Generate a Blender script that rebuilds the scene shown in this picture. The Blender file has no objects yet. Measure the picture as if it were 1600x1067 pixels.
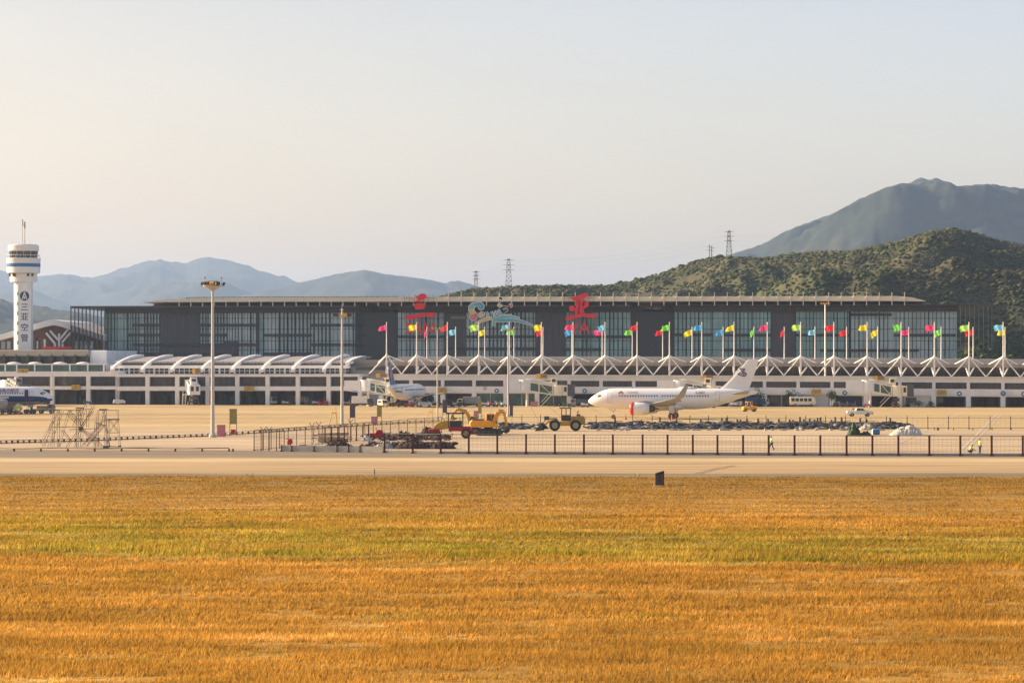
import bpy, bmesh, math, random
import numpy as np
from mathutils import Vector, Matrix, noise
random.seed(7)
sc = bpy.context.scene
COL = sc.collection
R = math.radians
F, H, Y0 = 4000.0, 9.4, 580.0          # focal length in photo pixels, eye height, horizon row

# ------------------------------------------------------------------ camera
cd = bpy.data.cameras.new('camera'); cam = bpy.data.objects.new('camera', cd); COL.objects.link(cam)
cam.location = (0, 0, H); cam.rotation_euler = (R(90), 0, 0)
cd.sensor_width = 36; cd.lens = F * 36 / 1600; cd.shift_y = (Y0 - 533.5) / 1600
cd.clip_start = 0.5; cd.clip_end = 60000
sc.camera = cam
# ------------------------------------------------------------------ sky and sun
SUN_EL, SUN_AZ = 21.0, -72.0           # azimuth measured from the view direction, negative = left
w = bpy.data.worlds.new("World"); sc.world = w; w.use_nodes = True
nt = w.node_tree; nt.nodes.clear()
sky = nt.nodes.new('ShaderNodeTexSky'); sky.sky_type = 'NISHITA'; sky.sun_disc = False
sky.sun_elevation = R(SUN_EL); sky.sun_rotation = R(SUN_AZ); sky.altitude = 0
sky.air_density = 1.0; sky.dust_density = 3.2; sky.ozone_density = 2.0
bgn = nt.nodes.new('ShaderNodeBackground'); bgn.inputs[1].default_value = 0.13
wo = nt.nodes.new('ShaderNodeOutputWorld')
tint = nt.nodes.new('ShaderNodeMix'); tint.data_type = 'RGBA'; tint.blend_type = 'MULTIPLY'; tint.inputs[0].default_value = 1.0
tcd = nt.nodes.new('ShaderNodeTexCoord'); sxyz = nt.nodes.new('ShaderNodeSeparateXYZ'); nt.links.new(tcd.outputs['Generated'], sxyz.inputs[0])
def wm(op, a, b_):
    q = nt.nodes.new('ShaderNodeMath'); q.operation = op
    for i_, x_ in enumerate((a, b_)):
        if isinstance(x_, float): q.inputs[i_].default_value = x_
        else: nt.links.new(x_, q.inputs[i_])
    return q.outputs[0]
hzf = wm('SUBTRACT', 0.88, wm('ADD', wm('MULTIPLY', sxyz.outputs[0], 1.3), wm('MULTIPLY', sxyz.outputs[2], 4.6)))   # dust glow low towards the sun
wr = nt.nodes.new('ShaderNodeValToRGB'); nt.links.new(hzf, wr.inputs[0])
wr.color_ramp.elements[0].color = (1.12, .892, .805, 1); wr.color_ramp.elements[1].color = (1.18, .872, .645, 1)
nzt = nt.nodes.new('ShaderNodeTexNoise'); nzt.inputs['Scale'].default_value = 9; nzt.inputs['Detail'].default_value = 5
mpn = nt.nodes.new('ShaderNodeMapping'); mpn.inputs['Scale'].default_value = (1, 1, 3.5); nt.links.new(tcd.outputs['Generated'], mpn.inputs[0]); nt.links.new(mpn.outputs[0], nzt.inputs[0])
br_ = wm('ADD', wm('SUBTRACT', wm('MULTIPLY', sxyz.outputs[0], 0.55), wm('MULTIPLY', sxyz.outputs[2], 1.25)), wm('ADD', 0.905, wm('MULTIPLY', nzt.outputs[0], 0.07)))
cl_ = nt.nodes.new('ShaderNodeClamp'); cl_.inputs[1].default_value = .62; cl_.inputs[2].default_value = 1.12; nt.links.new(br_, cl_.inputs[0])
vm = nt.nodes.new('ShaderNodeVectorMath'); vm.operation = 'SCALE'; nt.links.new(wr.outputs[0], vm.inputs[0]); nt.links.new(cl_.outputs[0], vm.inputs['Scale'])
nt.links.new(vm.outputs[0], tint.inputs[7])
nt.links.new(sky.outputs[0], tint.inputs[6]); nt.links.new(tint.outputs[2], bgn.inputs[0]); nt.links.new(bgn.outputs[0], wo.inputs[0])
sl = bpy.data.lights.new('sun', 'SUN'); sun = bpy.data.objects.new('sun', sl); COL.objects.link(sun)
sl.energy = 4.1; sl.angle = R(0.6); sl.color = (1.0, 0.79, 0.53)
az = R(SUN_AZ); el = R(SUN_EL)
sd = Vector((math.sin(az) * math.cos(el), math.cos(az) * math.cos(el), math.sin(el)))
sun.rotation_euler = (-sd).to_track_quat('-Z', 'Y').to_euler(); sun.location = (-60, 40, 80)
sc.view_settings.view_transform = 'Standard'; sc.view_settings.look = 'None'
sc.view_settings.exposure = 1.42; sc.view_settings.gamma = 1.0
sc.render.engine = 'CYCLES'
sc.cycles.max_bounces = 6; sc.cycles.transparent_max_bounces = 8; sc.cycles.volume_bounces = 1

# ------------------------------------------------------------------ pixel helpers (photo pixels -> real points)
def gp(px, py):
    D = F * H / (py - Y0); return Vector(((px - 800) / F * D, D, 0))
def at(px, py, D):
    return Vector(((px - 800) / F * D, D, H + (Y0 - py) / F * D))
def lerp(tab, x):
    if not isinstance(tab, (list, tuple)): return tab
    if x <= tab[0][0]: return tab[0][1]
    for (a, b), (c, d) in zip(tab, tab[1:]):
        if x <= c: return b + (d - b) * (x - a) / (c - a)
    return tab[-1][1]
class Frame:
    """a straight facade standing between two ground points; local u along it, v away from us, z up"""
    def __init__(s, A, B):
        s.A = Vector(A); s.B = Vector(B); d = (s.B - s.A); s.ang = math.atan2(d.y, d.x)
        s.e = Vector((math.cos(s.ang), math.sin(s.ang))); s.n = Vector((-s.e.y, s.e.x))
    def P(s, px, py, v=0.0):
        k = (px - 800) / F; c = s.A + s.n * v
        det = -k * s.e.y + s.e.x
        t = (-c.x * s.e.y + c.y * s.e.x) / det
        u = (k * c.y - c.x) / det
        return Vector((u, v, H + (Y0 - py) / F * t))
    def u(s, px, v=0.0): return s.P(px, 0, v).x
    def W(s, px, py, v=0.0):
        p = s.P(px, py, v); q = s.A + s.e * p.x + s.n * p.y
        return Vector((q.x, q.y, p.z))
# ------------------------------------------------------------------ mesh collector
class MB:
    def __init__(s): s.v = []; s.f = []; s.m = []
    def add(s, vs, fs, m=0):
        o = len(s.v); s.v += [tuple(p) for p in vs]
        for f in fs: s.f.append([i + o for i in f]); s.m.append(m)
        return s
    def hexa(s, c, m=0):      # 4 bottom ccw, 4 top
        return s.add(c, [(0,3,2,1),(4,5,6,7),(0,1,5,4),(1,2,6,5),(2,3,7,6),(3,0,4,7)], m)
    def box(s, x0, x1, y0, y1, z0, z1, m=0):
        return s.hexa([(x0,y0,z0),(x1,y0,z0),(x1,y1,z0),(x0,y1,z0),(x0,y0,z1),(x1,y0,z1),(x1,y1,z1),(x0,y1,z1)], m)
    def cbox(s, c, d, m=0, M=None):
        x,y,z = [q/2 for q in d]
        P = [Vector(p) for p in [(-x,-y,-z),(x,-y,-z),(x,y,-z),(-x,y,-z),(-x,-y,z),(x,-y,z),(x,y,z),(-x,y,z)]]
        if M is not None: P = [M @ p for p in P]
        return s.hexa([p + Vector(c) for p in P], m)
    def bar(s, p, q, r, m=0, n=6, r2=None, caps=True):
        p = Vector(p); q = Vector(q); d = (q - p)
        if d.length < 1e-6: return s
        d.normalize(); a = Vector((0,0,1)) if abs(d.z) < .9 else Vector((1,0,0))
        x = d.cross(a).normalized(); y = d.cross(x); r2 = r if r2 is None else r2
        o = math.pi / n
        vs = [p + (x*math.cos(2*math.pi*i/n+o) + y*math.sin(2*math.pi*i/n+o))*r for i in range(n)]
        vs += [q + (x*math.cos(2*math.pi*i/n+o) + y*math.sin(2*math.pi*i/n+o))*r2 for i in range(n)]
        fs = [(i,(i+1)%n,n+(i+1)%n,n+i) for i in range(n)]
        if caps: fs += [tuple(range(n))[::-1], tuple(range(n,2*n))]
        return s.add(vs, fs, m)
    def path(s, pts, r, m=0, n=6):
        for a, b in zip(pts, pts[1:]): s.bar(a, b, r, m, n)
        return s
    def lathe(s, prof, c=(0,0,0), n=24, m=0, axis='z', caps=True):
        vs = []
        for r, h in prof:
            for i in range(n):
                a = 2*math.pi*i/n; x, y = r*math.cos(a), r*math.sin(a)
                p = (x,y,h) if axis == 'z' else ((h,x,y) if axis == 'x' else (x,h,y))
                vs.append((p[0]+c[0], p[1]+c[1], p[2]+c[2]))
        fs = []
        for k in range(len(prof)-1):
            for i in range(n): fs.append((k*n+i, k*n+(i+1)%n, (k+1)*n+(i+1)%n, (k+1)*n+i))
        if caps: fs += [tuple(range(n))[::-1], tuple((len(prof)-1)*n+i for i in range(n))]
        return s.add(vs, fs, m)
    def loft(s, rings, m=0, caps=True):
        n = len(rings[0]); vs = [p for r in rings for p in r]; fs = []
        for k in range(len(rings)-1):
            for i in range(n): fs.append((k*n+i, k*n+(i+1)%n, (k+1)*n+(i+1)%n, (k+1)*n+i))
        if caps: fs += [tuple(range(n))[::-1], tuple((len(rings)-1)*n+i for i in range(n))]
        return s.add(vs, fs, m)
    def prism(s, poly, y0, y1, m=0):       # polygon in x,z pushed along y
        n = len(poly); vs = [(x,y0,z) for x,z in poly] + [(x,y1,z) for x,z in poly]
        fs = [tuple(range(n)), tuple(range(n,2*n))[::-1]] + [(i,n+i,n+(i+1)%n,(i+1)%n) for i in range(n)]
        return s.add(vs, fs, m)
    def ball(s, c, r, m=0, u=10, v=7, jit=0.0):
        r = (r,r,r) if not hasattr(r, '__len__') else r
        vs = []; 
        for j in range(1, v):
            t = math.pi*j/v
            for i in range(u):
                a = 2*math.pi*i/u; k = 1 + random.uniform(-jit, jit)
                vs.append((c[0]+r[0]*k*math.sin(t)*math.cos(a), c[1]+r[1]*k*math.sin(t)*math.sin(a), c[2]+r[2]*k*math.cos(t)))
        fs = [(j*u+i, (j+1)*u+i, (j+1)*u+(i+1)%u, j*u+(i+1)%u) for j in range(v-2) for i in range(u)]
        T = len(vs); vs += [(c[0],c[1],c[2]+r[2]), (c[0],c[1],c[2]-r[2])]
        fs += [(T,i,(i+1)%u) for i in range(u)] + [(T+1,(v-2)*u+(i+1)%u,(v-2)*u+i) for i in range(u)]
        return s.add(vs, fs, m)
    def slab(s, fr, px0, px1, top, bot, v0, v1, m=0):   # piece of a facade between photo columns and rows
        def z(t, px):
            if t is None: return 0.0
            return fr.P(px, lerp(t, px), v0).z
        u0, u1 = fr.u(px0, v0), fr.u(px1, v0)
        a, b, c, d = z(bot,px0), z(bot,px1), z(top,px0), z(top,px1)
        return s.hexa([(u0,v0,a),(u1,v0,b),(u1,v1,b),(u0,v1,a),(u0,v0,c),(u1,v0,d),(u1,v1,d),(u0,v1,c)], m)
    def build(s, name, mats, parent=None, smooth=False, bevel=0.0, fix=True):
        me = bpy.data.meshes.new(name); me.from_pydata(s.v, [], s.f)
        if not isinstance(mats, (list, tuple)): mats = [mats]
        for q in mats: me.materials.append(q)
        if len(mats) > 1: me.polygons.foreach_set('material_index', s.m)
        if fix:
            bm = bmesh.new(); bm.from_mesh(me); bmesh.ops.recalc_face_normals(bm, faces=bm.faces); bm.to_mesh(me); bm.free()
        if smooth: me.polygons.foreach_set('use_smooth', [True]*len(me.polygons))
        me.update()
        o = bpy.data.objects.new(name, me); COL.objects.link(o)
        if parent is not None: o.parent = parent
        if bevel:
            b = o.modifiers.new('bevel', 'BEVEL'); b.width = bevel; b.segments = 2; b.limit_method = 'ANGLE'; b.angle_limit = R(40)
        return o
def tag(o, label=None, cat=None, group=None, kind=None):
    if label: o['label'] = label
    if cat: o['category'] = cat
    if group: o['group'] = group
    if kind: o['kind'] = kind
    return o
def thing(name, label, cat, loc=(0,0,0), rz=0.0, group=None):
    o = bpy.data.objects.new(name, None); COL.objects.link(o); o.empty_display_size = 0.3
    o.location = loc; o.rotation_euler = (0, 0, rz)
    return tag(o, label, cat, group)
def on_frame(name, label, cat, fr, group=None): return thing(name, label, cat, (fr.A.x, fr.A.y, 0), fr.ang, group)
def copy_tree(o, loc, rz, label, group=None, scale=None):
    def rec(x, par):
        c = x.copy(); COL.objects.link(c)
        if par is not None: c.parent = par
        for ch in x.children: rec(ch, c)
        return c
    c = rec(o, None); c.location = loc; c.rotation_euler = (0,0,rz); c['label'] = label
    if group: c['group'] = group
    if scale: c.scale = (scale,)*3
    return c
# ------------------------------------------------------------------ materials
def mat(name, c, rough=0.6, metal=0.0, var=0.12, scale=3.0, spec=0.4, bump=0.0, trans=0.0, stretch=(1,1,1), c2=None):
    m = bpy.data.materials.new(name); m.use_nodes = True; t = m.node_tree; b = t.nodes['Principled BSDF']
    b.inputs['Roughness'].default_value = rough; b.inputs['Metallic'].default_value = metal
    b.inputs['Specular IOR Level'].default_value = spec
    tc = t.nodes.new('ShaderNodeTexCoord'); mp = t.nodes.new('ShaderNodeMapping'); mp.inputs['Scale'].default_value = stretch
    n = t.nodes.new('ShaderNodeTexNoise'); n.inputs['Scale'].default_value = scale; n.inputs['Detail'].default_value = 6; n.inputs['Roughness'].default_value = 0.65
    r = t.nodes.new('ShaderNodeValToRGB')
    d = c2 if c2 else tuple(x*(1-var) for x in c)
    u = c if c2 else tuple(min(1, x*(1+var)) for x in c)
    r.color_ramp.elements[0].color = (*d, 1); r.color_ramp.elements[1].color = (*u, 1)
    r.color_ramp.elements[0].position = 0.33; r.color_ramp.elements[1].position = 0.67
    t.links.new(tc.outputs['Object'], mp.inputs[0]); t.links.new(mp.outputs[0], n.inputs[0]); t.links.new(n.outputs[0], r.inputs[0])
    t.links.new(r.outputs[0], b.inputs['Base Color'])
    if bump:
        bp = t.nodes.new('ShaderNodeBump'); bp.inputs['Strength'].default_value = bump; bp.inputs['Distance'].default_value = 0.2
        t.links.new(n.outputs[0], bp.inputs['Height']); t.links.new(bp.outputs[0], b.inputs['Normal'])
    if trans:
        tr = t.nodes.new('ShaderNodeBsdfTranslucent'); mx = t.nodes.new('ShaderNodeMixShader'); mx.inputs[0].default_value = trans
        t.links.new(r.outputs[0], tr.inputs[0]); t.links.new(b.outputs[0], mx.inputs[1]); t.links.new(tr.outputs[0], mx.inputs[2])
        t.links.new(mx.outputs[0], t.nodes['Material Output'].inputs[0])
    return m
M = dict(
    troof=mat('dull_metal_roof', (.12,.11,.10), .7, var=.2, scale=.5),
    white=mat('white_paint', (.74,.73,.70), .45, var=.06, scale=.8),
    plane=mat('aircraft_white', (.80,.80,.80), .28, var=.03, scale=.5, spec=.5),
    wingm=mat('wing_grey', (.30,.30,.295), .4, var=.05, scale=.8),
    cream=mat('cream_metal', (.86,.79,.60), .45, var=.06),
    wall=mat('terminal_wall', (.74,.76,.78), .6, var=.08, scale=.35),
    wall2=mat('terminal_beam', (.77,.78,.79), .55, var=.07, scale=.5),
    rib=mat('rib_white', (.82,.80,.77), .5, var=.05),
    greyroof=mat('grey_roof', (.30,.285,.275), .6, var=.1, scale=.5),
    taupe=mat('taupe_glazing', (.22,.185,.145), .3, var=.3, scale=.4, c2=(.10,.085,.07)),
    tan=mat('tan_fascia', (.30,.265,.21), .6, var=.08, scale=.4),
    dkglass=mat('dark_glass', (.075,.07,.075), .16, var=.3, scale=.3, spec=.6, c2=(.035,.032,.035)),
    bay=mat('dark_bay', (.17,.13,.12), .7, c2=(.045,.038,.04), scale=.35, stretch=(1.6,1,.35)),
    teal=mat('teal_glass', (.08,.16,.135), .25, c2=(.035,.075,.065), scale=.5, spec=.6),
    glass2=mat('facade_glass', (.46,.60,.70), .28, .6, var=.12, scale=.25, spec=.7, c2=(.28,.39,.45), stretch=(1,1,.4)),
    glass3=mat('facade_glass_teal', (.30,.50,.56), .28, .6, spec=.7, scale=.25, c2=(.18,.30,.34), stretch=(1,1,.4)),
    slot=mat('facade_slot', (.05,.057,.068), .4, var=.2),
    dkpanel=mat('dark_panel', (.11,.112,.132), .5, c2=(.07,.071,.086), scale=.6, stretch=(3,1,.3)),
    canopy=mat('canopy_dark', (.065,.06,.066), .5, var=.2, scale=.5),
    roofbeige=mat('roof_beige', (.78,.71,.55), .55, var=.08, scale=.2, stretch=(.2,1,2)),
    brown=mat('brown_wall', (.17,.085,.06), .7, var=.25, scale=.5),
    red=mat('sign_red', (.85,.015,.025), .4, var=.1),
    dred=mat('dull_red', (.40,.025,.035), .5, var=.2),
    redp=mat('bright_red', (.72,.05,.03), .45, var=.1),
    navy=mat('navy_blue', (.02,.05,.13), .4, var=.1),
    pblue=mat('livery_blue', (.03,.15,.36), .3, var=.08),
    cheat=mat('cheat_line_blue', (.015,.06,.19), .3, var=.08),
    purple=mat('purple_paint', (.05,.02,.12), .5, var=.1),
    yellow=mat('machine_yellow', (.66,.36,.03), .45, c2=(.45,.25,.03), scale=1.5),
    orange=mat('machine_orange', (.82,.36,.02), .4, var=.1),
    dust=mat('dusty_yellow', (.42,.27,.07), .7, c2=(.25,.17,.07), scale=2),
    yframe=mat('yellow_frame', (.70,.48,.08), .5, var=.1),
    sign_y=mat('gate_sign_yellow', (.52,.34,.03), .5, c2=(.38,.24,.03), scale=1),
    sign_o=mat('gate_sign_orange', (.85,.42,.02), .45, var=.05),
    tyre=mat('tyre_rubber', (.035,.033,.032), .8, var=.2),
    rim=mat('rim_grey', (.30,.27,.17), .5, var=.1),
    black=mat('black_steel', (.04,.036,.035), .6, var=.2),
    dark=mat('dark_steel', (.085,.07,.06), .6, var=.25),
    steel=mat('galvanised_steel', (.42,.40,.37), .45, metal=.4, var=.1),
    mast=mat('mast_grey', (.46,.44,.41), .5, var=.08),
    rust=mat('rusty_steel', (.12,.06,.045), .8, c2=(.09,.04,.03), scale=4),
    pinkb=mat('pink_board', (.50,.19,.24), .6, var=.08),
    olive=mat('olive_board', (.30,.25,.07), .6, var=.2, scale=1.5),
    purpb=mat('purple_board', (.085,.065,.085), .6, var=.15),
    soil=mat('dark_soil', (.065,.032,.028), .95, c2=(.022,.012,.011), scale=1.2, bump=.6),
    conc=mat('barrier_concrete', (.40,.38,.34), .85, c2=(.28,.27,.25), scale=.8),
    tarp=mat('white_tarp', (.58,.54,.48), .7, c2=(.33,.31,.28), scale=.8, bump=.4),
    rubble=mat('grey_rubble', (.085,.082,.08), .85, c2=(.02,.02,.021), scale=.7, bump=.5),
    skin=mat('skin', (.42,.25,.17), .55, var=.05),
    hair=mat('black_hair', (.02,.018,.016), .6, var=.1),
    hivis=mat('hivis_green', (.50,.85,.08), .6, var=.05),
    trous=mat('dark_trousers', (.03,.04,.08), .8, var=.1),
    autogls=mat('vehicle_glass', (.03,.035,.045), .1, spec=.8, var=.1),
    cover=mat('pale_cover', (.55,.55,.24), .7, var=.2, scale=2),
    leaf=mat('leaf_green', (.07,.12,.04), .6, c2=(.03,.06,.02), scale=.8, trans=.25),
    bark=mat('bark', (.12,.09,.06), .9, var=.2),
    scaf=mat('scaffold_tube', (.24,.15,.10), .6, c2=(.14,.085,.06), scale=2),
    scafp=mat('scaffold_pale', (.33,.28,.20), .6, var=.15, scale=2),
    meshw=mat('pylon_steel', (.22,.21,.21), .6, var=.1),
)
FL = {n: mat('flag_'+n, c, .6, var=.08, scale=.6, trans=.45) for n, c in dict(
    pink=(.90,.06,.22), yellow=(.95,.78,.02), red=(.85,.03,.04), green=(.22,.78,.08), lime=(.50,.88,.16), blue=(.08,.42,.80), sky=(.22,.62,.85)).items()}
def text(s, size, loc, rot, m, parent, name='lettering', ext=.01, align='CENTER', scale=(1,1,1), bold=0.0):
    c = bpy.data.curves.new(name, 'FONT'); c.body = s; c.size = size; c.extrude = ext; c.align_x = align; c.align_y = 'CENTER'; c.offset = bold
    c.resolution_u = 3
    o = bpy.data.objects.new(name, c); COL.objects.link(o)
    me = bpy.data.meshes.new_from_object(o.evaluated_get(bpy.context.evaluated_depsgraph_get())); bpy.data.objects.remove(o)
    me.materials.clear(); me.materials.append(m)
    o = bpy.data.objects.new(name, me); COL.objects.link(o); o.location = loc; o.rotation_euler = rot; o.scale = scale
    if parent is not None: o.parent = parent
    return o
# ================================================================== GROUND
def N(t, typ, **kw):
    n = t.nodes.new(typ)
    for k, v in kw.items(): setattr(n, k, v)
    return n
def mathn(t, op, a, b=None, c=None):
    n = t.nodes.new('ShaderNodeMath'); n.operation = op
    for i, x in enumerate((a, b, c)):
        if x is None: continue
        if isinstance(x, (int, float)): n.inputs[i].default_value = x
        else: t.links.new(x, n.inputs[i])
    return n.outputs[0]
def pos_noise(t, pos, scale, sx, sy, detail=4, rough=.6):
    mp = N(t, 'ShaderNodeMapping'); mp.inputs['Scale'].default_value = (sx, sy, 1)
    n = N(t, 'ShaderNodeTexNoise'); n.inputs['Scale'].default_value = scale; n.inputs['Detail'].default_value = detail; n.inputs['Roughness'].default_value = rough
    t.links.new(pos, mp.inputs[0]); t.links.new(mp.outputs[0], n.inputs[0]); return n.outputs[0]
def ramp(t, fac, stops):
    r = N(t, 'ShaderNodeValToRGB'); e = r.color_ramp.elements
    while len(e) < len(stops): e.new(0.5)
    for k, (p, c) in enumerate(stops): e[k].position = p; e[k].color = (*c, 1)
    t.links.new(fac, r.inputs[0]); return r.outputs[0]
def mixc(t, fac, a, b, mode='MIX'):
    n = N(t, 'ShaderNodeMix'); n.data_type = 'RGBA'; n.blend_type = mode
    if isinstance(fac, (int, float)): n.inputs[0].default_value = fac
    else: t.links.new(fac, n.inputs[0])
    for i, x in ((6, a), (7, b)):
        if isinstance(x, tuple): n.inputs[i].default_value = (*x, 1)
        else: t.links.new(x, n.inputs[i])
    return n.outputs[2]
def base_mat(name, rough=.9):
    m = bpy.data.materials.new(name); m.use_nodes = True; t = m.node_tree; b = t.nodes['Principled BSDF']
    b.inputs['Roughness'].default_value = rough; b.inputs['Specular IOR Level'].default_value = .15
    g = N(t, 'ShaderNodeNewGeometry'); sp = N(t, 'ShaderNodeSeparateXYZ'); t.links.new(g.outputs['Position'], sp.inputs[0])
    return m, t, b, g.outputs['Position'], sp
def grass_color(t, pos, sp, blade):
    big = pos_noise(t, pos, .05, .35, 1.0, 4)
    mid = pos_noise(t, pos, .35, .25, 1.0, 5)
    fine = pos_noise(t, pos, 2.6, .6, 1.0, 4, .7)
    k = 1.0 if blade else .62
    tracks_ = mathn(t, 'MULTIPLY', mathn(t, 'SINE', mathn(t, 'ADD', mathn(t, 'MULTIPLY', sp.outputs[1], 1.05), mathn(t, 'MULTIPLY', big, 16))), .014)
    f = mathn(t, 'ADD', mathn(t, 'ADD', tracks_, mathn(t, 'MULTIPLY', mathn(t, 'SUBTRACT', big, .5), .12)), mathn(t, 'ADD', mathn(t, 'MULTIPLY', mid, .62), mathn(t, 'MULTIPLY', fine, .38)))
    gold = ramp(t, f, [(.29, (.19*k,.11*k,.025*k)), (.40, (.38*k,.21*k,.035*k)), (.49, (.50*k,.285*k,.052*k)), (.57, (.64*k,.355*k,.065*k)), (.67, (.92*k,.60*k,.20*k))])
    green = ramp(t, f, [(.32, (.10*k,.10*k,.015*k)), (.50, (.35*k,.29*k,.03*k)), (.65, (.54*k,.46*k,.07*k))])
    # where the damp strip lies: a wandering band across the field
    y = mathn(t, 'ADD', sp.outputs[1], mathn(t, 'MULTIPLY', mathn(t, 'SUBTRACT', big, .5), 46))
    x = mathn(t, 'MULTIPLY', sp.outputs[0], .16)
    yy = mathn(t, 'ADD', y, x)
    a = mathn(t, 'MULTIPLY', mathn(t, 'SUBTRACT', yy, 127), .20)
    bb = mathn(t, 'MULTIPLY', mathn(t, 'SUBTRACT', 168, yy), .045)
    s = N(t, 'ShaderNodeMath', operation='MINIMUM', use_clamp=True); t.links.new(a, s.inputs[0]); t.links.new(bb, s.inputs[1])
    patch = pos_noise(t, pos, .40, .30, 1.0, 6, .75)
    pm = N(t, 'ShaderNodeMapRange'); t.links.new(patch, pm.inputs[0]); pm.inputs[1].default_value = .45; pm.inputs[2].default_value = .56
    fac = mathn(t, 'MULTIPLY', s.outputs[0], mathn(t, 'ADD', mathn(t, 'MULTIPLY', pm.outputs[0], .65), .35))
    sparse = N(t, 'ShaderNodeMapRange'); t.links.new(pos_noise(t, pos, .16, .5, 1.0, 3), sparse.inputs[0]); sparse.inputs[1].default_value = .62; sparse.inputs[2].default_value = .74
    fac2 = N(t, 'ShaderNodeMath', operation='MAXIMUM', use_clamp=True); t.links.new(fac, fac2.inputs[0]); t.links.new(mathn(t, 'MULTIPLY', sparse.outputs[0], .6), fac2.inputs[1])
    g_ = mixc(t, fac2.outputs[0], gold, green)
    # short brownish turf and bare dusty patches along the far edge
    ed = N(t, 'ShaderNodeMapRange'); t.links.new(mathn(t, 'ADD', sp.outputs[1], mathn(t, 'MULTIPLY', mathn(t, 'SUBTRACT', big, .5), 60)), ed.inputs[0]); ed.inputs[1].default_value = 165; ed.inputs[2].default_value = 215
    tone = ramp(t, patch, [(.38, (.16*k,.10*k,.022*k)), (.5, (.30*k,.185*k,.035*k)), (.62, (.42*k,.25*k,.06*k))])
    return mixc(t, mathn(t, 'MULTIPLY', ed.outputs[0], .75), g_, tone)
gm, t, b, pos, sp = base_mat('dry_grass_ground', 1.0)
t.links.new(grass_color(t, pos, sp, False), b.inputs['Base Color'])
bm_, t, b, pos, sp = base_mat('grass_blades', .8)
gcol = grass_color(t, pos, sp, True)
rnd = N(t, 'ShaderNodeNewGeometry'); rr = ramp(t, rnd.outputs['Random Per Island'], [(0, (.62,.62,.62)), (1, (1.25,1.25,1.2))])
gcol = mixc(t, 1.0, gcol, rr, 'MULTIPLY')
t.links.new(gcol, b.inputs['Base Color'])
tr = N(t, 'ShaderNodeBsdfTranslucent'); mx = N(t, 'ShaderNodeMixShader'); mx.inputs[0].default_value = .35
t.links.new(gcol, tr.inputs[0]); t.links.new(b.outputs[0], mx.inputs[1]); t.links.new(tr.outputs[0], mx.inputs[2]); t.links.new(mx.outputs[0], t.nodes['Material Output'].inputs[0])

am, t, b, pos, sp = base_mat('apron_concrete', .75)
n1 = pos_noise(t, pos, .035, .2, 1.0, 7, .7); n2 = pos_noise(t, pos, .5, .05, 1.0, 4); n3 = pos_noise(t, pos, 3.0, 1, 1, 3)
f = mathn(t, 'ADD', mathn(t, 'MULTIPLY', n1, .45), mathn(t, 'ADD', mathn(t, 'MULTIPLY', n2, .40), mathn(t, 'MULTIPLY', n3, .15)))
c1 = ramp(t, f, [(.37, (.25,.165,.075)), (.44, (.40,.285,.135)), (.53, (.52,.39,.19)), (.66, (.60,.48,.26))])
br = N(t, 'ShaderNodeTexBrick'); br.inputs['Scale'].default_value = 1.0; br.offset = 0
br.inputs['Color1'].default_value = (1,1,1,1); br.inputs['Color2'].default_value = (.86,.85,.83,1); br.inputs['Mortar'].default_value = (.5,.45,.4,1)
br.inputs['Mortar Size'].default_value = .08; br.inputs['Brick Width'].default_value = 5; br.inputs['Row Height'].default_value = 5
t.links.new(pos, br.inputs[0]); c1 = mixc(t, .8, c1, br.outputs[0], 'MULTIPLY')
wz = N(t, 'ShaderNodeMapRange'); t.links.new(mathn(t, 'ADD', sp.outputs[1], mathn(t, 'MULTIPLY', n1, 60)), wz.inputs[0]); wz.inputs[1].default_value = 465; wz.inputs[2].default_value = 425
wn = ramp(t, pos_noise(t, pos, .12, .15, 1.0, 6, .75), [(.38, (.26,.195,.125)), (.47, (.41,.315,.20)), (.55, (.50,.395,.26)), (.64, (.60,.49,.33))])
c1 = mixc(t, mathn(t, 'MULTIPLY', wz.outputs[0], .92), c1, wn)
t.links.new(c1, b.inputs['Base Color'])

sm, t, b, pos, sp = base_mat('dusty_service_strip', .9)
dy = mathn(t, 'ADD', sp.outputs[1], mathn(t, 'MULTIPLY', mathn(t, 'SUBTRACT', pos_noise(t, pos, .3, .12, 1.0, 5), .5), 12))
mr = N(t, 'ShaderNodeMapRange'); t.links.new(dy, mr.inputs[0]); mr.inputs[1].default_value = 222; mr.inputs[2].default_value = 318
def dp(y): return (F*H/(y-Y0) - 222)/96
c1 = ramp(t, mr.outputs[0], [(dp(746), (.24,.17,.085)), (dp(741), (.19,.155,.10)), (dp(738), (.36,.27,.15)), (dp(731), (.42,.30,.16)), (dp(722), (.40,.30,.17)), (dp(719.5), (.54,.42,.235)), (dp(716.5), (.50,.39,.22)), (dp(714), (.24,.19,.13)), (dp(706), (.21,.17,.125)), (dp(701), (.32,.25,.165))])
st = ramp(t, pos_noise(t, pos, .8, .045, 1.0, 6, .75), [(.36, (.50,.47,.44)), (.48, (.95,.94,.92)), (.62, (1.16,1.14,1.1))])
t.links.new(mixc(t, 1.0, c1, st, 'MULTIPLY'), b.inputs['Base Color'])
em, t, b, pos, sp = base_mat('plain_earth', .95)
t.links.new(ramp(t, pos_noise(t, pos, .01, 1, 1, 6), [(.35, (.10,.10,.05)), (.65, (.20,.17,.10))]), b.inputs['Base Color'])

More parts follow.
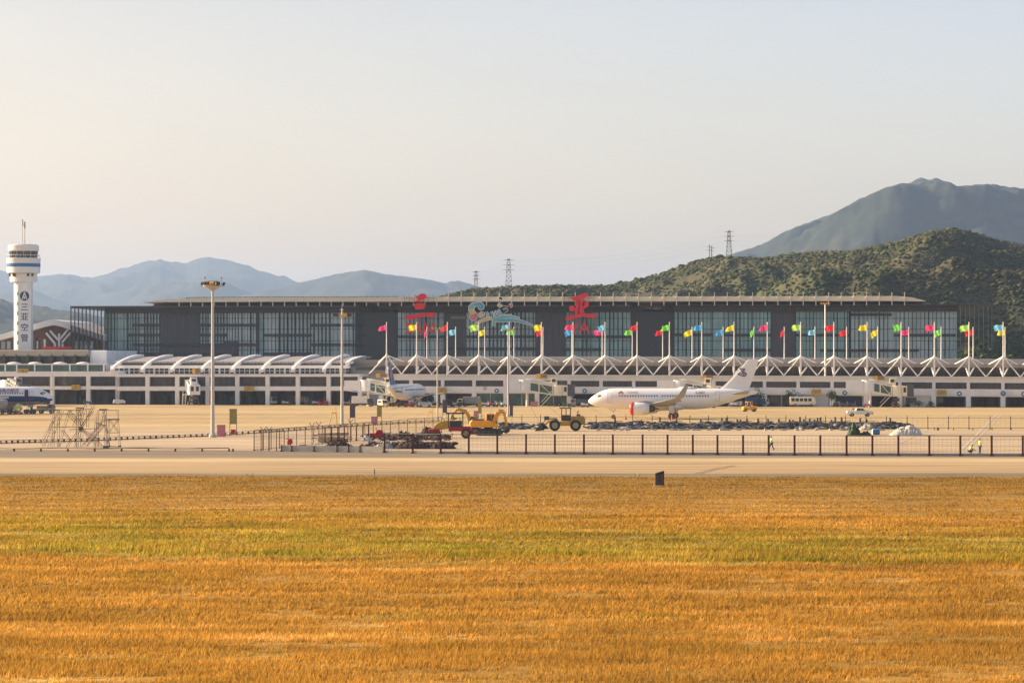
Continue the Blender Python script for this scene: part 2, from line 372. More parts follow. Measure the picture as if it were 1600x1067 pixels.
def sheet(name, x0, x1, y0, y1, z, m, poly=None):
    mb = MB(); P = poly or [(x0,y0),(x1,y0),(x1,y1),(x0,y1)]
    mb.add([(x,y,z) for x,y in P], [tuple(range(len(P)))]); return tag(mb.build(name, m), kind='structure')
sheet('ground', -16000, 16000, -3000, 16000, -.06, em)
g1, g2 = gp(0, 742.3), gp(1600, 745.6)
sheet('apron', -400, 400, 230, 745, -.02, am)
sheet('service_road', -500, 500, 0, 0, -.01, sm, [(-300,220),(300,220),(300,286),(90,288),(20,290),(-40,308),(-300,322)])
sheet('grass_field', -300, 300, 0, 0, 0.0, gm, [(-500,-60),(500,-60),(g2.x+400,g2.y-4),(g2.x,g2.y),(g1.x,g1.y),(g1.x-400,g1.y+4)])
# thin worn road markings, painted lines and tyre marks
paint = mat('worn_paint', (.60,.53,.42), .7, c2=(.42,.34,.24), scale=1.5)
skid = mat('tyre_dark_mark', (.20,.15,.10), .9, c2=(.30,.22,.14), scale=1)
ml = MB()
def gline(mb, pts, wd, z=.004):
    for a, b in zip(pts, pts[1:]):
        a = Vector(a); b = Vector(b); d = (b-a).normalized(); n = Vector((-d.y, d.x, 0))*wd/2
        mb.add([a-n+Vector((0,0,z)), b-n+Vector((0,0,z)), b+n+Vector((0,0,z)), a+n+Vector((0,0,z))], [(0,1,2,3)])
gline(ml, [gp(1503,702), gp(1558,646)], .3); gline(ml, [gp(1511,702), gp(1566,646)], .2)
gline(ml, [gp(1406,692), gp(1470,661), gp(1505,643)], .3)
for a, b, y in ((1120,1170,699),(1205,1232,699.5),(1395,1440,692),(1420,1445,692.5),(1485,1500,691),(1535,1600,698)):
    gline(ml, [gp(a,y), gp(b,y-.2)], .5)
tag(ml.build('painted_line', paint, fix=False), kind='structure')
mk = MB()
gline(mk, [gp(1086,739.5), gp(1115,732), gp(1146,727)], .22, .006); gline(mk, [gp(1091,740.5), gp(1120,733), gp(1150,728)], .22, .006)
for y, a, b in ((640.5,-200,620),(641.5,700,1400),(650,-100,260),(651,400,640),(656,-100,160),(645,1020,1500)):
    gline(mk, [gp(a,y+.6), gp((a+b)/2,y), gp(b,y-.5)], 1.3, .006)
tag(mk.build('tyre_track', skid, fix=False), kind='structure')

# ------------------------------------------------------------------ grass blades
def vnoise(x, y, sx, sy, seed):
    g = np.random.default_rng(seed).random((512, 512)); x = x*sx+1000; y = y*sy+1000
    i = np.floor(x).astype(int); j = np.floor(y).astype(int); fx = x-i; fy = y-j; fx = fx*fx*(3-2*fx); fy = fy*fy*(3-2*fy); i %= 511; j %= 511
    return (g[i,j]*(1-fx)+g[i+1,j]*fx)*(1-fy) + (g[i,j+1]*(1-fx)+g[i+1,j+1]*fx)*fy
def blades():
    rng = np.random.default_rng(3)
    vs = []
    for D0, D1, dens, h0, h1, wd in ((74, 96, 170, .07, .18, .020), (96, 125, 95, .08, .19, .030), (125, 168, 48, .08, .19, .042), (168, 230, 22, .05, .13, .05)):
        D = np.sqrt(rng.uniform(D0*D0, D1*D1, int(dens * .21 * (D1*D1-D0*D0)))); n = len(D)
        X = rng.uniform(-1, 1, n) * .21 * D + rng.uniform(-.5,.5,n)
        lim = g1.y + (X-g1.x)/(g2.x-g1.x)*(g2.y-g1.y) + 1.5*np.sin(X*.35) - 1
        cn = .5*vnoise(X, D, .35, .5, 1)+.3*vnoise(X, D, 1.1, 1.4, 2)+.2*vnoise(X, D, 3, 3, 4)
        k = (D < lim) & (rng.random(n) < np.clip((cn-.22)*3.2, .12, 1)); D = D[k]; X = X[k]; cn = cn[k]; n = len(D)
        cl = .15 + 1.5*cn + rng.uniform(-.25,.5,n)
        hh = rng.uniform(h0, h1, n)*np.clip(cl,.35,1.5)
        ridge = np.exp(-((D-(131-.16*X+1.2*np.sin(X*.5)))/1.6)**2); hh = hh*(1+1.1*ridge)
        a = rng.uniform(0, math.pi, n)*.6 - .3; ww = wd*rng.uniform(.6,1.3,n)
        lx = rng.normal(.10, .12, n)*hh*2.2; ly = rng.normal(0, .2, n)*hh
        p0 = np.stack([X-ww*np.cos(a), D-ww*np.sin(a), np.zeros(n)], 1); p1 = np.stack([X+ww*np.cos(a), D+ww*np.sin(a), np.zeros(n)], 1)
        p2 = np.stack([X+lx, D+ly, hh], 1)
        vs.append(np.stack([p0,p1,p2],1).reshape(-1,3))
    V = np.concatenate(vs); n = len(V)//3
    me = bpy.data.meshes.new('grass'); me.vertices.add(len(V)); me.vertices.foreach_set('co', V.astype(np.float32).ravel())
    me.loops.add(len(V)); me.loops.foreach_set('vertex_index', np.arange(len(V), dtype=np.int32))
    me.polygons.add(n); me.polygons.foreach_set('loop_start', np.arange(0, len(V), 3, dtype=np.int32)); 
    me.update(calc_edges=True); me.materials.append(bm_)
    o = bpy.data.objects.new('grass', me); COL.objects.link(o)
    return tag(o, 'dry golden grass with a greener strip filling the foreground', 'grass', kind='stuff')
blades()

# ================================================================== HILLS
def hill_mat(name, cols, scale, s2, soft=False):
    m, t, b, pos, sp = base_mat(name, 1.0)
    n = N(t, 'ShaderNodeTexNoise'); n.inputs['Scale'].default_value = scale; n.inputs['Detail'].default_value = 8; n.inputs['Roughness'].default_value = .65; t.links.new(pos, n.inputs[0])
    n2 = N(t, 'ShaderNodeTexNoise'); n2.inputs['Scale'].default_value = s2; n2.inputs['Detail'].default_value = 4; t.links.new(pos, n2.inputs[0])
    f = mathn(t, 'ADD', mathn(t, 'MULTIPLY', n.outputs[0], .55), mathn(t, 'MULTIPLY', n2.outputs[0], .45))
    t.links.new(ramp(t, f, cols), b.inputs['Base Color']); return m
def terrain(name, ridge, D, front, back, m, amp, feat, nx=260, ny=50, seed=0, px0=None, px1=None, prof=.8, rj=0):
    px0 = px0 if px0 is not None else ridge[0][0]; px1 = px1 if px1 is not None else ridge[-1][0]
    vs = []; 
    for j in range(ny+1):
        q = j/ny*1.35
        for i in range(nx+1):
            px = px0 + (px1-px0)*i/nx
            d = D - front + q*front if q <= 1 else D + (q-1)/.35*back
            x = (px-800)/F*d if q <= 1 else (px-800)/F*d
            zr = H + (Y0 - lerp(ridge, px))/F*D
            e = min(1, max(0, (px-px0)/(px1-px0)*14, )) if False else 1
            p = q**prof if q <= 1 else max(0, 1-((q-1)/.35))**1.0
            nz = noise.fractal(Vector((x/feat, d/feat*1.0, seed)), .9, 2.1, 6)
            gl = 1-abs(noise.fractal(Vector((x/feat*.8+9, d/feat*.35, seed+5)), 1.0, 2.0, 4))*1.6
            wgt = 4*p*(1-p) if q <= 1 else 0
            z = zr*p + amp*nz*(wgt*.8+.06) + amp*(gl-.5)*wgt*1.1
            if q <= 1.02: z += rj*noise.noise(Vector((x/feat*22, d/feat*22, 3)))*p
            cap = H + (Y0 - lerp(ridge, px))/F*d
            vs.append((x, d, min(z, cap + rj*.5*noise.noise(Vector((x/feat*22, d/feat*22, 3))))))
    fs = [(j*(nx+1)+i, j*(nx+1)+i+1, (j+1)*(nx+1)+i+1, (j+1)*(nx+1)+i) for j in range(ny) for i in range(nx)]
    mb = MB(); mb.v = vs; mb.f = fs; mb.m = [0]*len(fs)
    return tag(mb.build(name, m, smooth=True, fix=False), kind='structure'), vs
mfar = hill_mat('far_forest', [(.35,(.012,.018,.016)),(.5,(.022,.030,.026)),(.65,(.036,.042,.036))], .004, .02)
mmid = hill_mat('mountain_forest', [(.35,(.012,.02,.018)),(.5,(.022,.034,.027)),(.62,(.045,.05,.038))], .006, .03)
mnear = hill_mat('scrub_hillside', [(.32,(.06,.072,.036)),(.45,(.078,.084,.042)),(.55,(.09,.086,.048)),(.66,(.105,.09,.056))], .012, .09)
terrain('far_mountain', [(-500,440),(-200,430),(-60,425),(0,423),(30,428),(60,432),(100,428),(143,434),(170,427),(200,416),(230,407),(250,404),(268,408),(292,411),(310,404),(327,402),(350,406),(390,415),(430,428),(470,441),(520,455),(600,470),(700,490)], 12000, 4000, 3000, mfar, 150, 1200, nx=420, ny=90, seed=1, rj=14)
terrain('far_hills', [(330,470),(400,458),(450,447),(480,440),(510,433),(540,427),(570,423),(600,429),(640,434),(680,440),(697,444),(705,441),(716,440),(735,445),(760,453),(800,462),(900,480)], 9800, 2600, 2000, mfar, 120, 950, nx=420, ny=90, seed=2, rj=11)
terrain('left_hill', [(-500,430),(-200,448),(0,466),(30,473),(60,478),(110,487),(170,497),(260,508),(380,525)], 4300, 1300, 1200, mmid, 30, 340, nx=360, ny=80, seed=3, rj=5)
terrain('blue_mountain', [(1000,500),(1060,450),(1110,412),(1150,396),(1180,387),(1200,378),(1220,366),(1240,358),(1260,351),(1280,343),(1300,336),(1320,325),(1340,315),(1360,305),(1380,296),(1400,288),(1420,282),(1440,279),(1460,277),(1480,283),(1495,293),(1510,292),(1540,288),(1570,292),(1600,296),(1700,300),(1850,330),(2100,360)], 6300, 2400, 1700, mmid, 130, 560, seed=4, nx=520, ny=130, rj=9)
RID_ = [(560,495),(620,478),(660,466),(700,458),(740,451),(780,449),(830,447),(870,446),(920,447),(960,443),(1000,433),(1040,421),(1080,407),(1110,399),(1140,400),(1180,403),(1200,403),(1230,398),(1280,393),(1320,394),(1360,386),(1400,379),(1430,369),(1460,360),(1490,357),(1520,363),(1560,376),(1600,382),(1700,390),(1850,420),(2000,450)]
RID = [(x, y+3.5) for x, y in RID_]; RID[0] = (560, 510); RID[1] = (620, 492); RID[2] = (660, 477); RID[3] = (700, 464)
nh, NV = terrain('scrub_hill', RID, 1400, 470, 350, mnear, 24, 120, nx=420, ny=90, seed=6, px0=560, px1=2000, prof=.75, rj=1.5)
# scrub: bushes and small trees over the near hill, far too many to count
def scrub():
    rng = random.Random(5); ico = bmesh.new(); bmesh.ops.create_icosphere(ico, subdivisions=1, radius=1)
    IV = np.array([v.co[:] for v in ico.verts]); IF = np.array([[v.index for v in f.verts] for f in ico.faces]); ico.free()
    nx, ny = 420, 90; A = np.array(NV).reshape(ny+1, nx+1, 3); V = []; Fc = []; c = 0
    rg = np.random.default_rng(8)
    for k in range(95000):
        i = rng.random()*(nx*.78); j = rng.random()**.95*ny*.752; i0, j0 = int(i), int(j)
        p = A[j0, i0]*(1-(i-i0)) + A[j0, i0+1]*(i-i0); p2 = A[j0+1, i0]; p = p*(1-(j-j0)) + (p2 + (A[j0, i0+1]-A[j0, i0])*(i-i0))*(j-j0)
        if noise.noise(Vector((p[0]/60, p[1]/60, 2))) + rng.uniform(-.5,.5) < -.22: continue
        r = rng.uniform(.4, 1.1)*(1.7 if rng.random() < .10 else 1)
        q = IV*(rg.uniform(.55,1.3,(len(IV),1)))*np.array([r*rng.uniform(.8,1.5), r, r*rng.uniform(.5,.8)]) + p + np.array([0,0,r*.35])
        V.append(q); Fc.append(IF + c); c += len(IV)
    V = np.concatenate(V); Fc = np.concatenate(Fc)
    me = bpy.data.meshes.new('hillside_scrub'); me.vertices.add(len(V)); me.vertices.foreach_set('co', V.astype(np.float32).ravel())
    me.loops.add(len(Fc)*3); me.loops.foreach_set('vertex_index', Fc.astype(np.int32).ravel())
    me.polygons.add(len(Fc)); me.polygons.foreach_set('loop_start', np.arange(0, len(Fc)*3, 3, dtype=np.int32)); me.update(calc_edges=True)
    m, t, b, pos, sp = base_mat('scrub_leaves', 1.0)
    g = N(t, 'ShaderNodeNewGeometry')
    n = N(t, 'ShaderNodeTexNoise'); n.inputs['Scale'].default_value = .016; n.inputs['Detail'].default_value = 3; t.links.new(pos, n.inputs[0])
    f = mathn(t, 'ADD', mathn(t, 'MULTIPLY', n.outputs[0], .8), mathn(t, 'MULTIPLY', g.outputs['Random Per Island'], .25))
    n3 = N(t, 'ShaderNodeTexNoise'); n3.inputs['Scale'].default_value = .9; n3.inputs['Detail'].default_value = 3; t.links.new(pos, n3.inputs[0])
    c0 = ramp(t, f, [(.36,(.115,.165,.085)),(.5,(.145,.175,.085)),(.62,(.175,.17,.095)),(.76,(.195,.165,.11))])
    tr_2 = N(t, 'ShaderNodeBsdfTranslucent'); mx2 = N(t, 'ShaderNodeMixShader'); mx2.inputs[0].default_value = .58; t.links.new(c0, tr_2.inputs[0]); t.links.new(b.outputs[0], mx2.inputs[1]); t.links.new(tr_2.outputs[0], mx2.inputs[2]); t.links.new(mx2.outputs[0], t.nodes['Material Output'].inputs[0])
    t.links.new(mixc(t, 1.0, c0, ramp(t, n3.outputs[0], [(.3,(.7,.7,.7)),(.7,(1.25,1.25,1.25))]), 'MULTIPLY'), b.inputs['Base Color'])
    me.materials.append(m); o = bpy.data.objects.new('hillside_scrub', me); COL.objects.link(o)
    tag(o, 'dense green and brown scrub and small trees covering the near hill', 'scrub', kind='stuff')
scrub()
# ================================================================== TERMINAL CONCOURSE (three buildings on one line)
FR = Frame((-146.3, 731.5), (133.8, 669.0))
TOPL = [(0,584.5),(165,584.6),(460,584.2),(700,584.3),(1040,585.7),(1330,587),(1600,589.3)]
def off(tab, d): return [(a, b+d) for a, b in tab]
COLS = [-28, 25, 81, 137.5, 183, 230, 276.5, 324, 370.4, 417.7, 465, 513, 562]
COLT = [595, 642, 691.5, 740.5, 790, 839, 889, 939, 990, 1041, 1091, 1142, 1194.5, 1247, 1300, 1353, 1406, 1459, 1513, 1567, 1621, 1676]
# ---- west wing
west = on_frame('west_wing_building', 'white two-storey terminal wing with glass parapet and roof domes at the far left', 'building', FR)
def arcade(root, cols, bands, depth=9.0, wind=(588.6, 603.2), beam=(603.2, 610.5), pane='dkglass', colw=1.15, front=-.35):
    b = MB()
    for (t_, b_, v0) in bands: b.slab(FR, cols[0], cols[-1], t_, b_, v0, depth)
    b.build('floor_slab', M['wall2'], root)
    for a in cols:
        c = MB(); u = FR.u(a, front); c.box(u-colw/2, u+colw/2, front, front+.9, 0, FR.P(a, wind[0]-.4, front).z)
        c.build('column', M['wall2'], root)
    for a, c_ in zip(cols, cols[1:]):
        g = MB(); g.slab(FR, a, c_, wind[0]-.2, wind[1]+.2, 1.2, 1.4, 0)
        g.build('window', M[pane], root)
        f = MB(); ua, ub = FR.u(a), FR.u(c_)
        zt, zb = FR.P(a, wind[0]).z, FR.P(a, wind[1]).z
        for k in range(1, 5): uu = ua+(ub-ua)*k/5; f.box(uu-.06, uu+.06, 1.05, 1.19, zb, zt)
        f.box(ua, ub, 1.08, 1.18, zb+.95, zb+1.05); f.build('window_frame', M['dark'], root)
    w_ = MB(); w_.slab(FR, cols[0], cols[-1], wind[0]-.5, None, depth, depth+.4); 
    w_.build('rear_wall', M['bay'], root)
    r = random.Random(len(cols)); bm2 = MB()
    for a, c_ in zip(cols, cols[1:]):
        ua, ub = FR.u(a), FR.u(c_)
        for k in range(3):
            x = ua + (ub-ua)*r.uniform(.1,.8); h = r.uniform(2.2, 3.6); bm2.box(x, x+r.uniform(.5,2.2), depth-r.uniform(.3,3), depth-.1, 0, h)
    bm2.build('service_bay_fittings', M['dkpanel'], root)
arcade(west, COLS[:5], [(580.2, 588.2, -.5), (603.2, 608.5, -.4)], wind=(588.2, 601.5), beam=(603, 608))
b = MB(); b.slab(FR, -60, 165, 569.8, 580.2, 1.0, 1.25)
b.build('glass_parapet', M['teal'], west)
b = MB(); b.slab(FR, -60, 163, 568.2, 570.0, .7, 1.5)
for px in (8, 26, 54, 81, 109, 137, 162):
    u = FR.u(px, .7); b.box(u-.18, u+.18, .65, 1.5, FR.P(px,580.2).z, FR.P(px,568.3).z)
b.build('parapet_frame', M['wall2'], west)
for px in (22, 55, 94, 130):
    d = MB(); p = FR.P(px, 567.8, 9); d.lathe([(3.0,0),(2.9,.5),(2.4,1.0),(1.5,1.45),(.5,1.65),(.05,1.68)], (p.x, 9, p.z-1.2), 16); d.lathe([(2.6,-1.8),(2.6,0)], (p.x,9,p.z-1.2), 16)
    d.build('roof_dome', M['white'], west, smooth=True)
b = MB(); b.slab(FR, -60, 166, 568.5, None, 9.6, 30); b.build('upper_wall', M['wall'], west)
# parapet building behind (pale eaves)
lowb = on_frame('low_terminal_hall', 'low hall with pale beige eaves band behind the west wing, below the control tower', 'building', FR)
b = MB(); b.slab(FR, -60, 140, 546.5, 556.5, 32, 60); b.build('eaves', M['tan'], lowb, bevel=.4)
b = MB(); b.slab(FR, -60, 167, 556.5, None, 35, 60); b.build('wall', M['taupe'], lowb)
b = MB(); b.slab(FR, 140, 167, 547.5, 580, 33, 58); b.build('end_wall', M['wall'], lowb, bevel=.3)
b = MB()
for px in np.arange(-50, 140, 18.5): b.slab(FR, px, px+1.1, 553.5, 568, 31.6, 35.0)
b.build('mullion', M['dark'], lowb)

# ---- arched wing
arch = on_frame('arched_concourse', 'white concourse wing with curved roof ribs over a dark open arcade', 'building', FR)
arcade(arch, COLS[4:], [(TOPL, off(TOPL,4.2), -.5), (603.6, 610.4, -.4)])
b = MB(); b.slab(FR, 176, 545, 575.3, 583.8, 6.6, 6.9); b.build('upper_glazing', M['dkglass'], arch)
b = MB()
for px in np.arange(178, 546, 7.85):
    u = FR.u(px, 6.4); wd = .09 if int(px) % 3 else .25; b.box(u-wd, u+wd, 6.35, 6.6, FR.P(px,584).z, FR.P(px,575).z)
b.slab(FR, 176, 545, 578.9, 579.6, 6.4, 6.6); b.build('upper_window_frame', M['wall'], arch)
b = MB(); b.slab(FR, 172, 545, 570.6, 575.4, 5.2, 7); b.slab(FR, 178, 550, 564.6, 567.8, 5.4, 7); b.build('eaves_beam', M['rib'], arch)
b = MB(); b.slab(FR, 178, 548, 567.8, 570.6, 6.2, 7.0); b.build('clerestory_strip', M['dark'], arch)
# curved roof: an arc rising with depth
def arc_pts(v0, v1, z0, z1, n=14, bulge=1.0):
    out = []
    for i in range(n+1):
        q = i/n; out.append((v0+(v1-v0)*q, z0+(z1-z0)*math.sin(q*math.pi/2)**bulge))
    return out
zl = FR.P(300, 565.0, 5.4).z; zt = FR.P(300, 557.0, 24).z
ua, ub = FR.u(178, 5.4), FR.u(548, 5.4)
pr = arc_pts(5.4, 26, zl, zt)+[(v, z-.5) for v, z in reversed(arc_pts(5.4, 26, zl, zt))]
b = MB(); n = len(pr); vs = [(ua, v, z) for v, z in pr]+[(ub, v, z) for v, z in pr]
b.add(vs, [tuple(range(n)), tuple(range(n,2*n))[::-1]]+[(i,(i+1)%n,n+(i+1)%n,n+i) for i in range(n)]); b.build('curved_roof', M['greyroof'], arch)
for k, px in enumerate([174, 221, 267.5, 314.7, 362, 409, 456.5, 505]):
    u = FR.u(px, -1.6); z0 = FR.P(px, 578.6, -1.6).z
    pts = arc_pts(-1.6, 23, z0, FR.P(px+45, 555.6, 23).z, 14, .72)
    b = MB(); rings = []
    for v, z in pts: rings.append([(u-.42,v,z-.55),(u+.42,v,z-.55),(u+.42,v,z+.35),(u-.42,v,z+.35)])
    b.loft(rings); b.build('roof_rib', M['rib'], arch)
b = MB(); u = FR.u(545, 6); rings = [[(u-.5,v,z-.6),(u+.5,v,z-.6),(u+.5,v,z+.35),(u-.5,v,z+.35)] for v, z in arc_pts(4, 22, FR.P(540,568,4).z, FR.P(563,558,22).z, 8, .8)]
b.loft(rings); b.build('end_rib', M['rib'], arch)
b = MB(); b.slab(FR, 172, 600, 583.5, None, 9.5, 26); b.build('core_wall', M['wall'], arch)
b = MB(); b.slab(FR, 548, 606, 572, 584, 8, 24); b.build('end_block', M['conc'], arch)
b = MB(); b.slab(FR, 556, 604, 573.2, 578, 7.6, 8); b.build('end_window', M['dkglass'], arch)
b = MB(); b.slab(FR, 550, 604, 562, 572, 10, 26); b.build('end_roof', M['tan'], arch)

# ---- truss wing
tr_ = on_frame('truss_concourse', 'long white concourse with a zigzag tubular roof truss and strip windows, behind the parked airliners', 'building', FR)
WT = [(600,594),(700,594),(1040,595.3),(1330,596.6),(1550,598),(1680,599)]; WB = [(600,603.3),(1040,604.3),(1330,606.2),(1550,608),(1680,609)]
OT = [(600,613.4),(1040,614.3),(1330,617.4),(1550,618.8),(1680,619.6)]
b = MB()
SEGS = list(range(600, 1700, 50))
for a in SEGS:
    c_ = a+50
    b.slab(FR, a, c_, off(TOPL,1.0), WT, 0, .6); b.slab(FR, a, c_, WB, OT, 0, .6)
    b.slab(FR, a, c_, OT, off(OT,1.2), .6, 9)
for a in COLT:
    b.slab(FR, a-2.6 if a > 600 else 596, a+2.6, WT, WB, 0, .6)
for x0, x1 in ((823,834),(1090,1118),(1352,1376)): b.slab(FR, x0, x1, WT, WB, 0, .6)
b.slab(FR, 596, 1700, off(TOPL,1.0), WT, 9, 9.4); b.build('wall', M['wall'], tr_)
for a in COLT:
    c = MB(); u = FR.u(a, -.3); c.box(u-.62, u+.62, -.3, .7, 0, FR.P(a, lerp(off(OT,-.6), a), -.3).z); c.build('column', M['wall2'], tr_)
for a, c_ in zip(COLT, COLT[1:]):
    g = MB(); g.slab(FR, a+2, c_-2, off(WT,-.3), off(WB,.3), .42, .5); g.build('window', M['purple'] if a == 1041 else M['dkglass'], tr_)
    f = MB()
    for k in (1,2,3,4,5): 
        px = a+(c_-a)*k/6; f.slab(FR, px-.22, px+.22, WT, WB, .3, .43)
    f.build('window_frame', M['dark'], tr_)
# what stands in each ground-floor opening
BAYS = {642:'bay',691.5:'bay',740.5:'teal',790:'teal',839:'teal',889:'purple',939:'bay',990:'bay',1041:'bay',1091:'bay',1142:'bay',1194.5:'taupe',1247:'wall',1300:'navy',1353:'bay',1406:'wall',1459:'bay',1513:'bay',1567:'bay',1621:'bay',595:'bay'}
for a, c_ in zip(COLT, COLT[1:]):
    kd = BAYS[a]; v = {'teal':1.0,'wall':.8,'navy':3.0,'purple':5.0,'taupe':2.5}.get(kd, 7.0)
    g = MB(); g.slab(FR, a+1.5, c_-1.5, off(OT,.5), None, v, v+.3); g.build('bay_panel', M[kd], tr_)
    g = MB(); 
    for q in (.0, .5, 1.0) if kd in ('teal','taupe') else (0.06, .94):
        u = FR.u(a+2.5+(c_-a-5)*q); g.box(u-.12, u+.12, .7, .95, 0, FR.P(a, lerp(OT,a)+1).z)
    g.build('door_frame', M['teal'] if kd == 'bay' else M['steel'], tr_)
g = MB()
for x0, x1 in ((1415,1432),(1463,1474)):
    g.slab(FR, x0, x1, 621, 629, .55, .78)
g.build('small_window', M['dkglass'], tr_)
b = MB(); b.slab(FR, 598, 1700, TOPL, off(TOPL,1.1), -.7, 1.2); b.build('parapet_rail', M['rib'], tr_)
b = MB(); b.slab(FR, 598, 1700, off(TOPL,.6), off(TOPL,2.0), 1.2, 24); b.build('roof_deck', M['greyroof'], tr_)
# set-back glazed storey with a leaning taupe curtain wall, fascia and sloping roof
GB, GT = off(TOPL,-.5), [(600,571.5),(1040,571.5),(1330,573),(1600,574.6),(1700,575)]
FT = [(600,565.5),(1040,565.5),(1330,567.5),(1600,569.5),(1700,570)]
b = MB()
for a in SEGS:
    c_ = a+50; p = [FR.P(a,lerp(GB,a),9), FR.P(c_,lerp(GB,c_),9)]; q = [FR.P(a,lerp(GT,a),6.5), FR.P(c_,lerp(GT,c_),6.5)]
    q = [Vector((p[0].x,6.5,q[0].z)), Vector((p[1].x,6.5,q[1].z))]
    b.add([p[0],p[1],q[1],q[0]], [(0,1,2,3)])
b.build('leaning_glazing', M['taupe'], tr_)
b = MB(); rng = random.Random(4)
for px in np.arange(606, 1690, 12.4):
    p = FR.P(px, lerp(GB,px), 8.9); q = FR.P(px, lerp(GT,px), 6.4); b.bar((p.x, 8.85, p.z), (p.x+.5, 6.35, q.z), .07, 0, 4)
b.build('glazing_bar', M['tan'], tr_)
b = MB()
for a in SEGS: b.slab(FR, a, a+50, FT, GT, 5.6, 6.4)
b.build('fascia', M['tan'], tr_)
b = MB()
for a in SEGS:
    c_ = a+50; z0 = FR.P(a,lerp(FT,a),5.6).z; z1 = FR.P(c_,lerp(FT,c_),5.6).z; u0, u1 = FR.u(a,5.6), FR.u(c_,5.6)
    z2 = FR.P(a, lerp(FT,a)-8.5, 24).z; z3 = FR.P(c_, lerp(FT,c_)-8.5, 24).z
    b.hexa([(u0,5.7,z0-.3),(u1,5.7,z1-.3),(u1,24,z3-.3),(u0,24,z2-.3),(u0,5.7,z0+.02),(u1,5.7,z1+.02),(u1,24,z3),(u0,24,z2)])
b.build('sloping_roof', M['troof'], tr_)
MAST = [604,651,699,748,796,846,895.5,945.5,995.5,1046,1096.5,1147,1199,1251,1303,1355,1408,1460,1514,1567.5,1621]
PK = lambda px: 555.0 + (px-604)*2.2/960
for k, px in enumerate(MAST):
    base = lerp(TOPL, px)
    pk = FR.P(px, PK(px), 0); b = MB(); tb = lambda q, rr, n=8: b.bar(pk, q, rr, 0, n)
    nl = px-25 if k else px-24; nr = (MAST[k+1]+px)/2 if k+1 < len(MAST) else px+27; nl = (MAST[k-1]+px)/2 if k else px-27
    tb(FR.P(nl, base-.2, 0), .17); tb(FR.P(nr, base+.1, 0), .17); tb(FR.P(px, base, 0), .24)
    for sx in (-1, 1):
        q = pk.copy(); q.x += sx*3.9 - .2; q.y = 6.2; q.z = FR.P(px, lerp(FT,px)+.6, 6.2).z; tb(q, .16)
        q0 = FR.P(px, base-.3, .6); q1 = Vector((pk.x+sx*1.05, 6.0, FR.P(px, lerp(GT,px)+.6, 6).z)); b.bar(q0, q1, .2, 0, 8)
    b.ball(pk, .34); b.build('truss_frame', M['rib'], tr_)
b = MB(); b.slab(FR, 597, 1700, off(TOPL,2), None, 24, 24.5); b.build('back_wall', M['wall'], tr_)

# ---- flagpoles on the concourse roof
def flag_mesh(m, droop, wd, ht, seed):
    r = random.Random(seed); nx, nz = 9, 6; mb = MB(); vs = []
    ph = r.uniform(0, 6); sag = droop*r.uniform(.7,1.3)+r.uniform(0,.15); wd *= r.uniform(.82,1.05)
    for j in range(nz+1):
        for i in range(nx+1):
            q = i/nx; k = j/nz
            x = -wd*q*(1-.25*sag) + .10*wd*math.sin(k*4+ph)*q; z = -ht*k*(1-.12*q*math.sin(ph)) - ht*sag*.75*q**1.3*(1-.25*k) + .07*ht*math.sin(q*7+ph)*q
            y = .22*math.sin(q*8+ph+k*1.5)*(.3+q)
            vs.append((x-.06, y, z))
    fs = [(j*(nx+1)+i, (j+1)*(nx+1)+i, (j+1)*(nx+1)+i+1, j*(nx+1)+i+1) for j in range(nz) for i in range(nx)]
    mb.add(vs, fs); return mb
ORD = ['first','second','third','fourth','fifth','sixth','seventh','eighth','ninth','tenth','eleventh','twelfth','thirteenth','fourteenth','fifteenth','sixteenth','seventeenth','eighteenth','nineteenth','twentieth','last']
def flagpole(px, top, bot, v, colr, label, group, k, wd=2.0, ht=1.55, drop=.6, droop=.2):
    p = FR.W(px, bot, v); tp = FR.W(px, top, v)
    t = thing('flagpole', label, 'flagpole', (p.x, p.y, p.z), 0, group)
    h = tp.z-p.z; b = MB(); b.bar((0,0,-.05), (0,0,h), .17, 0, 8, .10); b.ball((0,0,h), .15, 0, 8, 6); b.build('pole', M['rib'], t, smooth=False)
    f = flag_mesh(None, droop, wd, ht, k*7+3).build('flag', FL[colr], t, smooth=True, fix=False); f.location = (-.1, -.05, h-drop)
FC = ['pink','yellow','red','lime','sky','yellow','pink','sky','red','green','blue','yellow','pink','lime','red','yellow','green','pink','lime','sky','red']
DR = [.5,.1,.6,.15,.2,.1,.2,.5,.3,.3,.3,.6,.4,.1,.4,.05,.05,.25,.25,.05,.2]
NMC = dict(pink='pink', yellow='yellow', red='red', green='green', lime='light green', blue='blue', sky='sky blue')
for k, (px, c_) in enumerate(zip(MAST, FC)):
    if px > 1605: continue
    flagpole(px, 504.0 if px > 0 else 0, PK(px)-.3, 0, c_, f'tall pole with {NMC[c_]} flag, {ORD[k]} from the left in the front row', 'tall flagpoles on the roof truss', k, droop=DR[k], wd=2.3)
BK = [(667,'pink',1.2),(712,'sky',.2),(757.5,'yellow',.4),(803,'green',.05),(848.5,'red',.3),(893.5,'blue',.5),(941,'pink',.3),(988,'green',.3),(1035.5,'red',.3),(1081.5,'yellow',.6),(1130,'blue',.3),(1178,'green',.7),(1225.5,'red',.6),(1273.5,'sky',.2),(1323,'red',.5),(1371.5,'yellow',.8),(1420,'pink',.5),(1470.5,'green',.5),(1520.5,'red',.1),(1570.5,'yellow',.4)]
for k, (px, c_, d_) in enumerate(BK):
    wd = {667:.9, 1178:1.3, 1225.5:1.4, 1081.5:2.9}.get(px, 2.1)
    flagpole(px, 511.5, 561, 16, c_, f'shorter pole with {NMC[c_]} flag, {ORD[k]} from the left in the back row', 'shorter flagpoles of the back row', 40+k, wd=wd, droop=d_)

